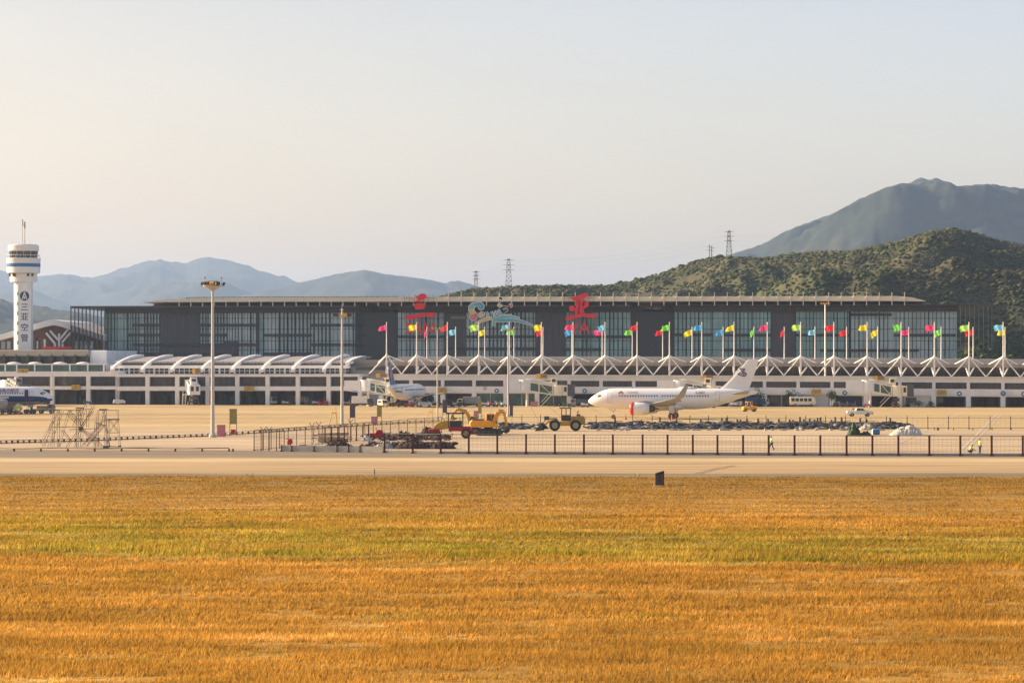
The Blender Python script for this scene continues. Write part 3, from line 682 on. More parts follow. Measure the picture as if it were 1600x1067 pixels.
# ---- gate signs
def gate_sign(px0, px1, y0, y1, v, label, txt, grp, two=False):
    p = FR.W((px0+px1)/2, y1, v); hw = (FR.u(px1,v)-FR.u(px0,v))/2; h = FR.W(px0,y0,v).z-p.z
    t = thing('gate_sign', label, 'sign', tuple(p), FR.ang, grp)
    b = MB(); b.box(-hw, hw, -.2, .35, 0, h); b.build('sign_board', M['sign_y'] if not two else M['dust'], t)
    if two: b = MB(); b.box(-hw-.02, -hw+hw*.75, -.26, -.2, -.02, h+.02); b.build('end_panel', M['sign_o'], t)
    b = MB(); b.box(-hw*.6,-hw*.55,-.1,.35,h,h+.35); b.box(hw*.55,hw*.6,-.1,.35,h,h+.35); b.build('bracket', M['dark'], t)
    text(txt, h*.62, (hw*.0 + (hw*.35 if two else 0), -.24, h*.48), (R(90),0,0), M['brown'], t)
G = 'yellow gate number signs on the white beam'
gate_sign(112, 125, 601, 609.3, -1.0, 'yellow gate sign on the beam of the west wing, right of the blue nosed airliner', '19', G)
gate_sign(27.5, 44, 576, 582.5, -.3, 'brownish yellow gate sign on the glass parapet above the blue nosed airliner', '20', G)
gate_sign(382, 396, 603.2, 611, -1.0, 'yellow gate sign on the arched wing beam, right of the tall floodlight mast', '17', G)
gate_sign(684, 697.5, 605.8, 614, -1.0, 'yellow gate sign behind the wingtip of the blue tailed airliner', '15', G)
gate_sign(1268, 1283, 608.5, 615.6, -1.0, 'yellow gate sign above the white minibus', '12', G)
gate_sign(1464, 1479, 609.7, 617, -1.0, 'yellow gate sign above the round bushes at the right', '10', G)
G2 = 'orange ended bridge signs standing on the parapet'
for x0, x1, y0, y1, l, tx in ((301,313,576.5,583,'orange sign above the boarding bridge beside the floodlight mast','18'),(588,604,583.7,589.6,'orange and brown sign above the bridge beside the blue tail','16'),(838.5,855,584,591,'orange and brown sign above the cream boarding bridge in the middle','14'),(1097.5,1113.5,586.3,592,'orange and brown sign just left of the white tail fin','13'),(1365,1382,587.5,593.7,'orange and brown sign above the rightmost cream boarding bridge','11')):
    gate_sign(x0, x1, y0, y1, -1.6, l, tx, G2, True)
def disc(px, py, r, m, label, sub):
    p = FR.W(px, py, -.06); t = thing('round_badge', label, 'sign', tuple(p), FR.ang, 'round signs on the concourse wall')
    b = MB(); b.lathe([(r,-.05),(r,.0)], (0,0,0), 20, 0, 'y'); b.build('disc', m, t)
    b = MB(); b.lathe([(r*.45,-.08),(r*.45,-.05)], (0,0,0), 12, 0, 'y'); b.build('inner_ring', M['wall'], t)
for px, py, m_, l in ((757.5,606.5,'pinkb','small pinkish round sign on the wall above the teal doors'),(776,610.5,'pblue','blue ringed round sign on the wall above the teal doors'),(913.5,610.8,'pblue','blue round sign on the wall just above the airliner nose'),(1320,613.6,'pblue','blue round sign above the dark blue garage opening'),(1499,614.8,'pblue','blue round sign above the right hand dark garage'),(241,607,'pinkb','small pinkish disc on the arched wing beam, left of the pair'),(263.5,607,'pinkb','small pinkish disc on the arched wing beam, right of the pair'),(1599.5,615.5,'pblue','blue round sign at the right edge of the wall')):
    disc(px, py, .45 if m_ == 'pinkb' else .62, M[m_], l, 0)
p = FR.W(1567.5, 614.8, -.9); t = thing('wall_badge', 'square blue sign with white letter on the right hand column', 'sign', tuple(p), FR.ang)
b = MB(); b.box(-.85,.85,-.1,.5,-.85,.85); b.build('board', M['wall'], t); b = MB(); b.lathe([(.7,-.16),(.7,-.1)], (0,0,0), 16, 0, 'y'); b.build('blue_disc', M['pblue'], t); text('P', .9, (0,-.18,0), (R(90),0,0), M['wall'], t)

# ================================================================== GABLED HALL and CONTROL TOWER
FG = Frame(((-800)/F*812, 812, 0)[:2], ((300-800)/F*806, 806, 0)[:2])
gh = on_frame('gabled_hall', 'brown gabled hall with white roof edge and white Y shaped struts beside the control tower', 'building', FG)
def ridge_band(pts, th, v0, v1, m, name):
    b = MB()
    for (a, ya), (c_, yc) in zip(pts, pts[1:]):
        P0, P1 = FG.P(a, ya, v0), FG.P(c_, yc, v0); Q0, Q1 = FG.P(a, ya+th, v0), FG.P(c_, yc+th, v0)
        b.hexa([(Q0.x,v0,Q0.z),(Q1.x,v0,Q1.z),(Q1.x,v1,Q1.z),(Q0.x,v1,Q0.z),(P0.x,v0,P0.z),(P1.x,v0,P1.z),(P1.x,v1,P1.z),(P0.x,v1,P0.z)])
    return b.build(name, m, gh)
ridge_band([(-40,533),(0,522.5),(22,516.5),(52,507),(70,501.5),(84,499),(96,501.5),(112,507.5),(162,523.5)], 9, 0, 40, M['wall'], 'roof')
b = MB()
for (a, ya), (c_, yc) in (((-40,540),(0,531)), ((0,531),(22,525)), ((22,525),(52,515.5)), ((52,515.5),(84,507)), ((84,507),(162,531))):
    b.add([FG.P(a,ya,3), FG.P(c_,yc,3), Vector((FG.u(c_,3),3,0)), Vector((FG.u(a,3),3,0))], [(0,1,2,3)])
b.build('gable_wall', M['brown'], gh)
b = MB()
for k in range(9):
    a = 111+k*6; 
    P0 = FG.P(a, 509.5+(a-112)*.32, -.4); b.box(P0.x, P0.x+.25, -.45, 0, P0.z-1.9, P0.z+.2)
b.build('roof_edge_joint', M['brown'], gh)
b = MB()
for a, ya, c_, yc in ((72,520,86,537),(78,516.5,92,532),(113,517,97,535),(106,515,94,530),(92.5,521,92.5,545),(86,537,86,545),(98,537,98,545),(70,530,70,545)):
    b.bar(FG.P(a,ya,1), FG.P(c_,yc,1), .42, 0, 4)
b.build('y_strut', M['wall'], gh)
b = MB(); b.slab(FG, 66, 112, 541.5, 545.5, .6, .9); b.build('red_banner', M['redp'], gh)
b = MB()
for a in (53,103,113,121,128,136,150): b.slab(FG, a, a+2.5 if a!=103 else a+7, 527, 545, 1.6, 2.9)
b.build('pillar', M['brown'], gh)
b = MB()
for a in (2,11,54,116,124,131,140): b.slab(FG, a, a+5.5, 533, 545, 2.4, 2.95)
b.build('gable_window', M['glass2'], gh)

TD = 800.0
tc = at(36.8, 0, TD); tw = thing('control_tower', 'tall white air traffic control tower with blue band and antennas', 'tower', (tc.x, TD, 0))
Z = lambda py: H + (Y0-py)/5.0
b = MB(); b.lathe([(2.95,0),(2.95,Z(440))], (0,0,0), 40); b.build('shaft', M['white'], tw, smooth=False)
b = MB(); b.box(-1.05, 2.95, -3.35, 0, 0, Z(440.5)); b.build('shaft_panel', M['wall'], tw)
b = MB()
for y in (457, 472.5, 487.5, 503, 518, 533): b.box(-1.32,-1.02,-3.40,-2.6,Z(y+5),Z(y))
b.build('slit_window', M['dkglass'], tw)
text('三', 2.5, (.95,-3.37,Z(481)), (R(90),0,0), M['navy'], tw, bold=.03); text('亚', 2.5, (.95,-3.37,Z(496)), (R(90),0,0), M['navy'], tw, bold=.03)
text('空', 2.5, (.95,-3.37,Z(512.5)), (R(90),0,0), M['navy'], tw, bold=.03); text('管', 2.5, (.95,-3.37,Z(529)), (R(90),0,0), M['navy'], tw, bold=.03)
b = MB(); b.lathe([(1.45,-3.42),(1.45,-3.36)], (.95,0,Z(463)), 28, 0, 'y'); e = b.build('emblem', M['navy'], tw)
b = MB(); z = Z(463)
b.prism([(.95-.15,z+1.25),(.95+.15,z+1.25),(.95+.85,z-1.0),(.95+.5,z-1.0),(.95,z+.55),(.95-.5,z-1.0),(.95-.85,z-1.0)], -3.47, -3.42); b.prism([(.72,z-.2),(1.18,z-.2),(1.1,z-.9),(.8,z-.9)], -3.47,-3.42); b.build('emblem_mark', M['white'], tw)
b = MB(); b.lathe([(3.6,Z(441.5)),(4.2,Z(440.5)),(4.2,Z(429)),(3.9,Z(427))], (0,0,0), 40); b.build('collar', M['white'], tw, smooth=False)
b = MB()
for a in (205, 235, 242, 300, 320): 
    q = Vector((math.cos(R(a)), math.sin(R(a)),0)); b.cbox((q.x*4.25, q.y*4.25, Z(430)), (.7,.5,.9))
b.build('vent', M['dark'], tw)
b = MB(); b.lathe([(4.5,Z(428)),(5.15,Z(426.5)),(5.15,Z(418.0)),(5.15,Z(412)),(5.3,Z(405.5)),(5.3,Z(404)),(4.4,Z(403.5))], (0,0,0), 48); b.build('gallery_drum', M['white'], tw, smooth=False)
b = MB(); b.lathe([(5.2,Z(417.6)),(5.24,Z(412.2))], (0,0,0), 48); b.build('blue_band', M['pblue'], tw)
b = MB(); b.lathe([(4.0,Z(403.5)),(4.35,Z(392.5))], (0,0,0), 24); b.build('cab_glass', M['autogls'], tw)
b = MB()
for i in range(12):
    a = 2*math.pi*i/12+.2; b.bar((4.05*math.cos(a),4.05*math.sin(a),Z(403.5)), (4.4*math.cos(a),4.4*math.sin(a),Z(392.5)), .12, 0, 4)
b.build('cab_mullion', M['steel'], tw)
b = MB(); b.lathe([(4.55,Z(393)),(4.75,Z(391.5)),(4.75,Z(384)),(4.3,Z(382.6)),(1.5,Z(382))], (0,0,0), 40); b.build('cab_roof', M['white'], tw)
b = MB(); zz = Z(404)
for i in range(20):
    a = 2*math.pi*i/20; b.bar((5.1*math.cos(a),5.1*math.sin(a),zz), (5.1*math.cos(a),5.1*math.sin(a),zz+1.0), .05, 0, 4)
b.lathe([(5.13,zz+.95),(5.13,zz+1.05)], (0,0,0), 32); b.build('gallery_railing', M['wall2'], tw)
for x, top, wd in ((-.35,344,.12),(.35,348,.16),(-3.6,376,.07),(-1.5,378,.07),(2.1,375,.08),(3.9,378,.06),(-2.5,379,.06)):
    b = MB(); b.bar((x,0,Z(383.2)), (x,0,Z(top)), wd, 0, 6, wd*.6)
    if top < 350: 
        b.ball((x,0,Z(top)), .28, 0, 8, 6); b.bar((x,0,Z(top+2)),(x,0,Z(top+9)),wd*1.8,0,6)
    b.build('antenna', M['steel'], tw)

# ================================================================== GLASS TERMINAL
FB = Frame(((110-800)/F*815, 815), ((1550-800)/F*784, 784))
gt = on_frame('glass_terminal', 'very long dark glass terminal with a pale floating roof slab and deep dark eaves', 'building', FB)
CT = [(110,478.3),(420,477.2),(640,476.5),(1030,475.8),(1500,475.0),(1552,475.2)]
CBt = off(CT, 11.5)
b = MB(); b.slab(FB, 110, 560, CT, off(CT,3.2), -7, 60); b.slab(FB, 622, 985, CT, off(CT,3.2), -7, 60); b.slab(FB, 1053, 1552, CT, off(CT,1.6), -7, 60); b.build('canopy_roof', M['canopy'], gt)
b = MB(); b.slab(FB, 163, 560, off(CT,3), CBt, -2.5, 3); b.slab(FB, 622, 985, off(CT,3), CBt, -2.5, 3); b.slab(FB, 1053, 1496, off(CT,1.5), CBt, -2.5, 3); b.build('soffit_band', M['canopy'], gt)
b = MB(); b.slab(FB, 240, 1440, off(CT,-6.5), off(CT,0.2), 6, 50); b.build('attic_recess', M['brown'], gt)
# floating roof slab with tapered ends
RT = [(225,471.5),(300,465.2),(420,464.5),(700,463.8),(1400,462.5),(1425,464.5),(1446,470)]; RB = [(225,473),(240,472.3),(420,471.5),(700,471.3),(1400,470.3),(1446,471)]
b = MB(); xs = [225,240,260,300,360,420,500,600,700,800,900,1000,1100,1200,1300,1400,1412,1425,1446]
for a, c_ in zip(xs, xs[1:]): b.slab(FB, a, c_, RT, RB, -9, 52)
b.build('roof_slab', M['roofbeige'], gt)
b = MB()
for px in np.arange(279, 690, 18.3): b.slab(FB, px, px+1.3, off(RB,0), off(RB,6.5), -8.5, -8)
for px in np.arange(700, 1430, 19.8):
    if abs(px-916) < 12 or abs(px-655) < 10: continue
    b.slab(FB, px, px+1.3, 456.5, off(RB,6.5), -9.4, -9.05)
b.build('roof_post', M['roofbeige'], gt)
b = MB()
for px in np.arange(290, 620, 9.0): b.slab(FB, px, px+6, off(RT,-.9), RT, -5, 45)
b.build('roof_light', M['canopy'], gt)
# open colonnades at both ends
b = MB()
for px in (110.5,116.5,122.3,128.3,134.3,140.3,146.3,152.3,158): b.slab(FB, px-.6, px+.6, off(CT,3), 540, -6.5, -6)
b.build('end_colonnade', M['canopy'], gt)
b = MB()
for px in (1501,1508.5,1515.5,1522.5,1529.5,1536.5,1544,1550): b.slab(FB, px-.3, px+.3, off(CT,1.5), 545, -6.5, -6.2)
b.build('right_colonnade', M['tan'], gt)
bb = MB(); bb.slab(FB, 163, 622, CBt, None, 1.2, 2.0); bb.slab(FB, 622, 1496, CBt, None, 1.2, 2.0); bb.build('backing_wall', M['slot'], gt)
def glazed(a, c_, pitch, m, top=None, bot=562, frac=.62, name='window_wall', seed=0):
    b = MB(); rg = random.Random(seed+int(a)); x = a
    while x < c_-.5:
        wd = pitch*frac*rg.uniform(.85,1.15); x2 = min(x+wd, c_)
        b.slab(FB, x, x2, top or CBt, bot, -.15, 1.1)
        x += pitch
    b.build(name, M[m], gt)
    f = MB(); x = a
    while x < c_: 
        if rg.random() < .45: f.slab(FB, x-.15, x+.22, top or CBt, bot, -.8, -.16)
        x += pitch
    f.build('window_fin', M['slot'], gt)
    f = MB()
    for y in (497, 514, 532, 546): f.slab(FB, a, c_, y, y+.8, -.28, -.1)
    f.build('transom', M['slot'], gt)
glazed(163, 207, 5.2, 'glass3', frac=.86); glazed(207, 250, 4.7, 'glass2', frac=.8); glazed(312, 403, 4.7, 'glass2', frac=.78); glazed(404, 412, 8, 'glass3', frac=1)
glazed(413, 484, 6.1, 'glass2', frac=.8); glazed(485, 558, 6.1, 'glass2', frac=.82); glazed(622, 695, 6.3, 'glass2', frac=.82); glazed(728, 836, 6.2, 'glass2', frac=.74)
glazed(884, 940, 6.6, 'glass3', frac=.84); glazed(940, 986, 6.6, 'glass3', frac=.82)
glazed(1054, 1113, 6.4, 'glass3', frac=.8); glazed(1114, 1131, 16, 'glass3', frac=1); glazed(1132, 1204, 6.2, 'glass3', frac=.85); glazed(1244, 1326, 5.4, 'glass3', frac=.85); glazed(1330, 1495, 6.4, 'glass2', frac=.84)
def panel(a, c_, t0, b0, v, m, name): b = MB(); b.slab(FB, a, c_, t0, b0, v, v+1.0); return b.build(name, M[m], gt)
for a, c_, t0, b0 in ((250,312,489,558),(836,874,487.5,560),(1205,1243,487,562),(350,370,532,562),(312,350,541,562),(693,728,489,562),(874,884,488,562)):
    panel(a, c_, t0, b0, -.9, 'dkpanel', 'dark_panel')
for a, c_, y in ((208,250,508),(200,250,523.3),(208,403,538.5),(208,370,553),(312,403,508),(312,352,523.3),(413,486,523.7),(413,486,553),(484,558,508),(484,558,538.5),(622,700,526),(728,838,526),(695,838,545),(884,990,526),(880,940,546),(1053,1113,523),(1132,1204,523.5),(1132,1204,547),(1244,1328,523.5),(1282,1436,547.5),(1397,1493,523.7),(1330,1393,491.5)):
    b = MB(); b.slab(FB, a, c_, y-2.1, y+2.1, -1.5, 0); b.build('dark_ledge', M['slot'], gt)
b = MB(); b.slab(FB, 705, 727, 494, 498.5, -1.2, -.9); b.build('lit_ceiling_strip', M['tan'], gt)
# recesses between the three blocks
b = MB()
P = [FB.P(555,480,-1), FB.P(622,484,14), FB.P(622,562,14), FB.P(555,562,-1)]; b.add([(p.x,p.y,p.z) for p in P], [(0,1,2,3)])
P = [FB.P(985,480,-1), FB.P(1038,484,10), FB.P(1038,562,10), FB.P(985,562,-1)]; b.add([(p.x,p.y,p.z) for p in P], [(0,1,2,3)])
b.build('recess_wall', M['dkpanel'], gt)
b = MB(); b.slab(FB, 556, 624, 480, 484, 10, 16); b.slab(FB, 1036, 1056, 476, 562, 9, 12); b.build('recess_soffit', M['taupe'], gt)
b = MB(); b.slab(FB, 1018, 1034, 500, 540, 4, 5); b.slab(FB, 1020, 1034, 543, 549, 4, 5); b.build('recess_window', M['glass3'], gt)
for px, y0_, y1_ in ((578,478,490),(610,478,492),(1017,472,484)):
    b = MB(); b.slab(FB, px, px+2, y0_, y1_, 1, 1.6); b.build('recess_post', M['canopy'], gt)
for y in (508,524,540): 
    b = MB(); P0 = FB.P(560,y,-1.2); P1 = FB.P(622,y,13.5); b.bar(P0, P1, .18, 0, 4); b.build('recess_rail', M['canopy'], gt)
# standing scaffold poles in front of the glass
b = MB()
for px in np.arange(166, 1495, 15.8):
    if 556 < px < 622 or 990 < px < 1050: continue
    b.slab(FB, px-.16, px+.16, off(CT,5), 556, -3.2, -3.05)
b.build('facade_rod', M['slot'], gt)

# ---- roof signs in front of the glass terminal
def stroke(b, pts, v=-10.5, m=0, th=.6):
    P = [FB.P(x, y, v) for x, y in pts]; b.add([], []); n = len(P)
    vs = [(p.x, v, p.z) for p in P]+[(p.x, v+th, p.z) for p in P]
    b.add(vs, [tuple(range(n)), tuple(range(n,2*n))[::-1]]+[(i,n+i,n+(i+1)%n,(i+1)%n) for i in range(n)], m)
def scaffold(root, a, c_, y0_, y1_, v, step=7.5):
    b = MB()
    for px in np.arange(a, c_+.1, step): b.slab(FB, px-.14, px+.14, y0_, y1_, v, v+.15)
    for y in np.arange(y0_+6, y1_, 14): b.slab(FB, a, c_, y, y+.35, v, v+.15)
    b.build('sign_scaffold', M['dark'], root)
def sc6(x0, y0_, k, pts): return [(x0+x/k, y0_+y/k) for x, y in pts]
s1 = on_frame('roof_character', 'large red roof character of three brush strokes, left of the rainbow logo', 'sign', FB, 'big red roof characters')
scaffold(s1, 632, 682, 459, 530, -9.6)
for st in ([(478,210),(520,228),(560,200),(600,185),(640,190),(665,215),(662,245),(640,262),(600,285),(560,296),(530,296),(510,310),(490,325),(486,320),(505,300),(528,288),(515,262),(500,238)],
           [(470,352),(510,338),(560,332),(610,336),(650,350),(655,372),(625,388),(640,408),(610,430),(560,436),(500,436),(478,425),(490,400),(465,380)],
           [(330,540),(365,525),(420,520),(480,512),(540,502),(600,492),(660,488),(720,484),(770,482),(798,500),(795,530),(760,555),(700,552),(640,545),(590,550),(540,568),(490,580),(430,598),(375,602),(352,580)]):
    b = MB(); stroke(b, sc6(600, 440, 10, st)); b.build('brush_stroke', M['red'], s1)
s2 = on_frame('roof_character', 'large red roof character with crossed strokes, right of the rainbow logo', 'sign', FB, 'big red roof characters')
scaffold(s2, 882, 932, 459, 530, -9.6)
for k_, st in enumerate(([(115,240),(170,238),(230,218),(290,190),(340,175),(388,190),(390,225),(360,240),(300,245),(240,265),(200,298),(160,295),(135,270)],
           [(205,280),(240,272),(246,300),(240,340),(245,400),(230,440),(230,500),(190,510),(172,470),(195,440),(200,380)],
           [(262,262),(300,258),(330,290),(322,320),(300,350),(302,400),(320,440),(330,480),(290,500),(250,490),(250,440),(262,400),(250,340),(272,300)],
           [(90,400),(130,372),(170,382),(195,420),(200,450),(160,462),(100,462)],
           [(330,330),(380,305),(405,335),(400,375),(370,405),(330,420),(300,430),(298,400),(330,370)],
           [(35,560),(90,535),(170,522),(250,500),(340,500),(420,502),(490,498),(515,520),(505,560),(470,578),(400,560),(320,545),(250,565),(190,575),(120,600),(60,605),(35,590)])):
    b = MB(); stroke(b, sc6(880, 440, 10, st), v=-10.5-.02*k_); b.build('brush_stroke', M['red'], s2)
for tx, px, wd, l in (('SAN', 656, 38, 'dull red capital letters under the three stroke roof character'), ('YA', 906, 27, 'dull red capital letters under the crossed stroke roof character')):
    p = FB.W(px, 513, -10.2); t = thing('roof_lettering', l, 'sign', tuple(p), FB.ang, 'red capitals below the roof characters')
    sc_ = {'SAN':1.02,'YA':1.02}[tx]; text(tx, 4.6, (0,0,0), (R(90),0,0), M['red'], t, ext=.15, bold=.07, scale=(sc_,1,1))
    b = MB()
    for q in (-3,-1,1,3): b.box(q-.05,q+.05,.2,.35,-8,2.2)
    b.build('support_post', M['dark'], t)
# colourful city logo
lg = on_frame('colourful_logo', 'rainbow logo with curling initial and sweeping wave on the terminal front', 'sign', FB)
def LM(n, a, c): return mat(n, a, .45, c2=c, scale=.25)
L = dict(blue=LM('logo_blue',(.12,.42,.60),(.10,.34,.52)), teal=LM('logo_teal',(.18,.52,.48),(.16,.44,.50)), sand=LM('logo_sand',(.72,.52,.24),(.62,.50,.28)), pink=LM('logo_pink',(.62,.10,.14),(.7,.25,.18)), edge=mat('logo_edge',(.82,.82,.78)), bw=mat('logo_dark',(.03,.03,.035)))
def ribbon(pts, ws, m, v, name='ribbon', edge=True, closed=False):
    P = [FB.P(720+x/12.3, 455+y/12.3, v) for x, y in pts]
    for k_, (mm, ex, vv) in enumerate(((L['edge'], .22, v+.12), (m, 0, v)) if edge else ((m,0,v),)):
        b = MB(); Lp, Rp = [], []
        for i, p in enumerate(P):
            d = (P[min(i+1,len(P)-1)]-P[max(i-1,0)]); d.y = 0; d.normalize(); n = Vector((-d.z,0,d.x)); wv = ws[i]/12.3/4.95/2*1.0+ex
            Lp.append((p.x+n.x*wv, vv, p.z+n.z*wv)); Rp.append((p.x-n.x*wv, vv, p.z-n.z*wv))
        for i in range(len(P)-1):
            q = [Lp[i],Rp[i],Rp[i+1],Lp[i+1]]; b.add(q+[(x,y+.3,z) for x,y,z in q], [(0,1,2,3),(7,6,5,4),(0,4,5,1),(1,5,6,2),(2,6,7,3),(3,7,4,0)])
        b.build(name, mm, lg, fix=False) if k_ == (1 if edge else 0) else b.build(name+'_edge', mm, lg, fix=False)
vv = -10.8
ribbon([(380,310),(360,290),(350,320),(375,340),(410,325),(415,280),(385,245),(330,240),(280,262)], [20,25,30,40,50,60,60,55,60], L['blue'], vv)
ribbon([(290,255),(245,265),(210,300),(200,340)], [60,80,95,100], L['teal'], vv-.05)
ribbon([(200,330),(205,380),(235,425),(270,450)], [95,85,80,75], L['sand'], vv-.1)
ribbon([(265,440),(290,470),(275,520),(230,535),(190,515),(185,475),(215,460),(240,480),(225,500)], [70,60,50,45,42,38,32,26,20], L['pink'], vv-.15)
ribbon([(430,420),(400,410),(370,430),(360,465),(375,495),(405,480),(425,440),(430,470),(450,485)], [22]*9, L['sand'], vv)
ribbon([(465,400),(475,440),(478,475),(480,430),(505,415),(525,440),(530,470),(550,475)], [22]*8, L['teal'], vv-.03)
ribbon([(590,385),(600,420),(620,440),(655,420),(680,380)], [22]*5, L['blue'], vv); ribbon([(690,375),(665,430),(645,500),(635,560),(632,620),(628,680)], [24,26,30,36,44,50], L['teal'], vv-.2)
ribbon([(760,370),(725,370),(700,400),(710,440),(745,440),(765,400),(775,440),(800,475)], [20]*8, L['blue'], vv-.05)
ribbon([(260,645),(330,600),(420,560),(510,525),(600,520)], [18,30,42,48,40], L['sand'], vv-.1)
ribbon([(660,560),(720,530),(800,500),(880,490),(960,490),(1040,505),(1130,525)], [70,75,60,50,40,30,14], L['teal'], vv-.15)
ribbon([(680,570),(780,560),(880,555),(1000,550),(1120,570),(1250,610),(1390,660)], [28,45,50,45,38,28,10], L['blue'], vv-.1)
ribbon([(735,130),(765,135),(790,160)], [30,40,14], L['bw'], vv, edge=True); ribbon([(735,195),(765,215)], [26,14], L['bw'], vv-.05)
ribbon([(700,258),(750,285),(800,270)], [10,46,14], L['sand'], vv)
ribbon([(935,290),(965,270),(985,240)], [46,60,16], L['pink'], vv)
ribbon([(810,280),(860,285),(915,290),(880,320),(830,330),(800,350),(840,355),(880,335),(915,350),(900,380),(860,400),(840,440),(870,455),(940,445),(985,440)], [9]*15, L['edge'], vv-.02, edge=False)
b = MB()
for px in (735, 756, 771, 800, 820): b.slab(FB, px-.3, px+.3, 487, 560, -10, -9.8)
b.build('support_post', M['dark'], lg)
# ================================================================== AIRLINERS
def ring(s, yc, zc, ry, rz, n=20):
    return [(-s, yc+ry*math.cos(2*math.pi*i/n), zc+rz*math.sin(2*math.pi*i/n)) for i in range(n)]
def wing_loft(secs):      # (y, s_le, chord, z, thick)
    rings = []
    for y, s, c, z, t_ in secs:
        pr = [(0,0),(.08,.5),(.3,.62),(.6,.42),(1,.02),(1,-.02),(.6,-.22),(.3,-.38),(.08,-.35)]
        rings.append([(-(s+q*c), y, z+h*t_*c) for q, h in pr])
    return rings
def wheel(par, x, y, r, wd, m='tyre', rm='rim', n=18):
    b = MB(); b.lathe([(r*.55,-wd/2),(r*.92,-wd/2),(r,-wd*.35),(r,wd*.35),(r*.92,wd/2),(r*.55,wd/2)], (x,y,r), n, 0, 'y'); w_ = b.build('wheel', M[m], par)
    b = MB(); b.lathe([(r*.2,-wd/2-.03),(r*.56,-wd/2+.0),(r*.56,wd/2),(r*.2,wd/2+.03)], (x,y,r), 14, 0, 'y'); b.build('rim', M[rm], w_)
    return w_
def airliner(name, label, loc, rz, m_top='plane', m_low=None, m_tail='plane', engine_cover=False, winglets=True, windows=True):
    """nose at local x=0 pointing +x, left wing at +y"""
    t = thing(name, label, 'airliner', loc, rz)
    zc = 3.95; S = [(0,.03,-.55),(.25,.38,-.52),(.7,.72,-.45),(1.3,1.05,-.36),(2.1,1.38,-.22),(3.0,1.65,-.1),(4.2,1.88,-.02),(5.6,1.98,0),(12,1.98,0),(21.5,1.98,0),(23.5,1.90,.08),(25.5,1.70,.28),(27.5,1.40,.58),(29.5,1.05,.88),(31.5,.68,1.15),(33.0,.38,1.30),(33.84,.16,1.36)]
    b = MB(); n = 28; rs = [ring(s, 0, zc+dz, r, r*1.045, n) for s, r, dz in S]; b.loft(rs)
    if m_low:
        k = len(b.f); 
        for i in range(k): 
            vs = [b.v[j] for j in b.f[i]]; zz = sum(v[2] for v in vs)/len(vs); ss = -sum(v[0] for v in vs)/len(vs)
            dzc = 0
            for (s0, r0, d0), (s1, r1, d1) in zip(S, S[1:]):
                if s0 <= ss <= s1: dzc = d0+(d1-d0)*(ss-s0)/(s1-s0)
            q = zz-zc-dzc
            b.m[i] = 1 if -1.15 < q < -.12 else (2 if q <= -1.15 else 0)
        b.build('fuselage', [M[m_top], M[m_low], M['conc']], t, smooth=True)
    else: b.build('fuselage', M[m_top], t, smooth=True)
    # cockpit panes
    b = MB()
    for sy in (1, -1):
        for s0, s1, a0, a1 in ((1.55,2.15,8,38),(1.75,2.45,41,56),(2.1,2.85,58,70)):
            def sp_(s, a, o=.02):
                for (q0, r0, d0), (q1, r1, d1) in zip(S, S[1:]):
                    if q0 <= s <= q1: k = (s-q0)/(q1-q0); r = r0+(r1-r0)*k; d = d0+(d1-d0)*k
                return (-s, sy*(r+o)*math.sin(R(a)), zc+d+(r*1.045+o)*math.cos(R(a)))
            q = [sp_(s0+.3,a0),sp_(s1+.1,a0),sp_(s1,a1),sp_(s0,a1)] if a0 < 40 else [sp_(s0,a0),sp_(s1,a0),sp_(s1,a1),sp_(s0,a1)]
            b.add(q, [(0,1,2,3)])
    b.build('cockpit_window', M['autogls'], t, fix=False)
    if windows:
        for sy in (1, -1):
            b = MB()
            for k in range(34):
                s = 6.6+k*.533
                if k in (14, 15): 
                    if k == 15: continue
                b.box(-s-.10, -s+.10, sy*1.955-.035, sy*1.955+.035, zc+.45, zc+.74)
            b.build('window_row', M['autogls'], t)
            b = MB()
            for s in (4.6, 26.0):
                r = 1.9 if s < 10 else 1.63; dz = 0 if s < 10 else .35
                for x0, x1, z0, z1 in ((s-.42,s-.38,-.75,1.1),(s+.38,s+.42,-.75,1.1),(s-.42,s+.42,1.08,1.12),(s-.42,s+.42,-.77,-.73)):
                    b.box(-x1,-x0, sy*r-.03 if sy>0 else sy*r-.03, sy*r+.03, zc+dz+z0, zc+dz+z1)
            b.build('door_outline', M['wingm'], t)
    b = MB(); b.ball((-15.2,0,zc-1.55), (5.2,1.95,.85), 0, 20, 12); b.build('belly_fairing', M['plane'], t, smooth=True)
    for sy in (1, -1):
        b = MB(); b.loft(wing_loft([(sy*1.2,10.9,6.6,2.55,.11),(sy*6.2,13.6,4.1,3.05,.10),(sy*11.5,16.5,2.75,3.65,.09),(sy*16.2,19.1,1.65,4.25,.08)])); w_ = b.build('wing', M['wingm'], t, smooth=False)
        if winglets:
            b = MB(); pr = [(sy*16.2,19.1,1.65,4.25,.08),(sy*16.75,19.5,1.5,4.45,.07),(sy*17.15,20.1,1.25,5.1,.06),(sy*17.5,21.3,.65,6.75,.06)]
            b.loft(wing_loft(pr)); b.build('winglet', M['wingm' if not m_low else 'plane'], w_)
        b = MB()
        for y_, s_ in ((3.3,16.6),(7.4,17.2),(11.2,18.5)): b.ball((-s_, sy*y_, 2.55+abs(y_)*.1), (1.5,.2,.24), 0, 8, 6)
        b.build('flap_fairing', M['wingm'], w_, smooth=True)
        b = MB(); b.lathe([(1.0,-9.35),(1.17,-9.5),(1.27,-9.9),(1.3,-10.8),(1.22,-12.0),(1.02,-13.1),(.98,-13.1),(.8,-12.4)], (0,sy*5.75,2.05), 26, 0, 'x'); e = b.build('engine', M[m_top] if not m_low else M['conc'], t, smooth=True)
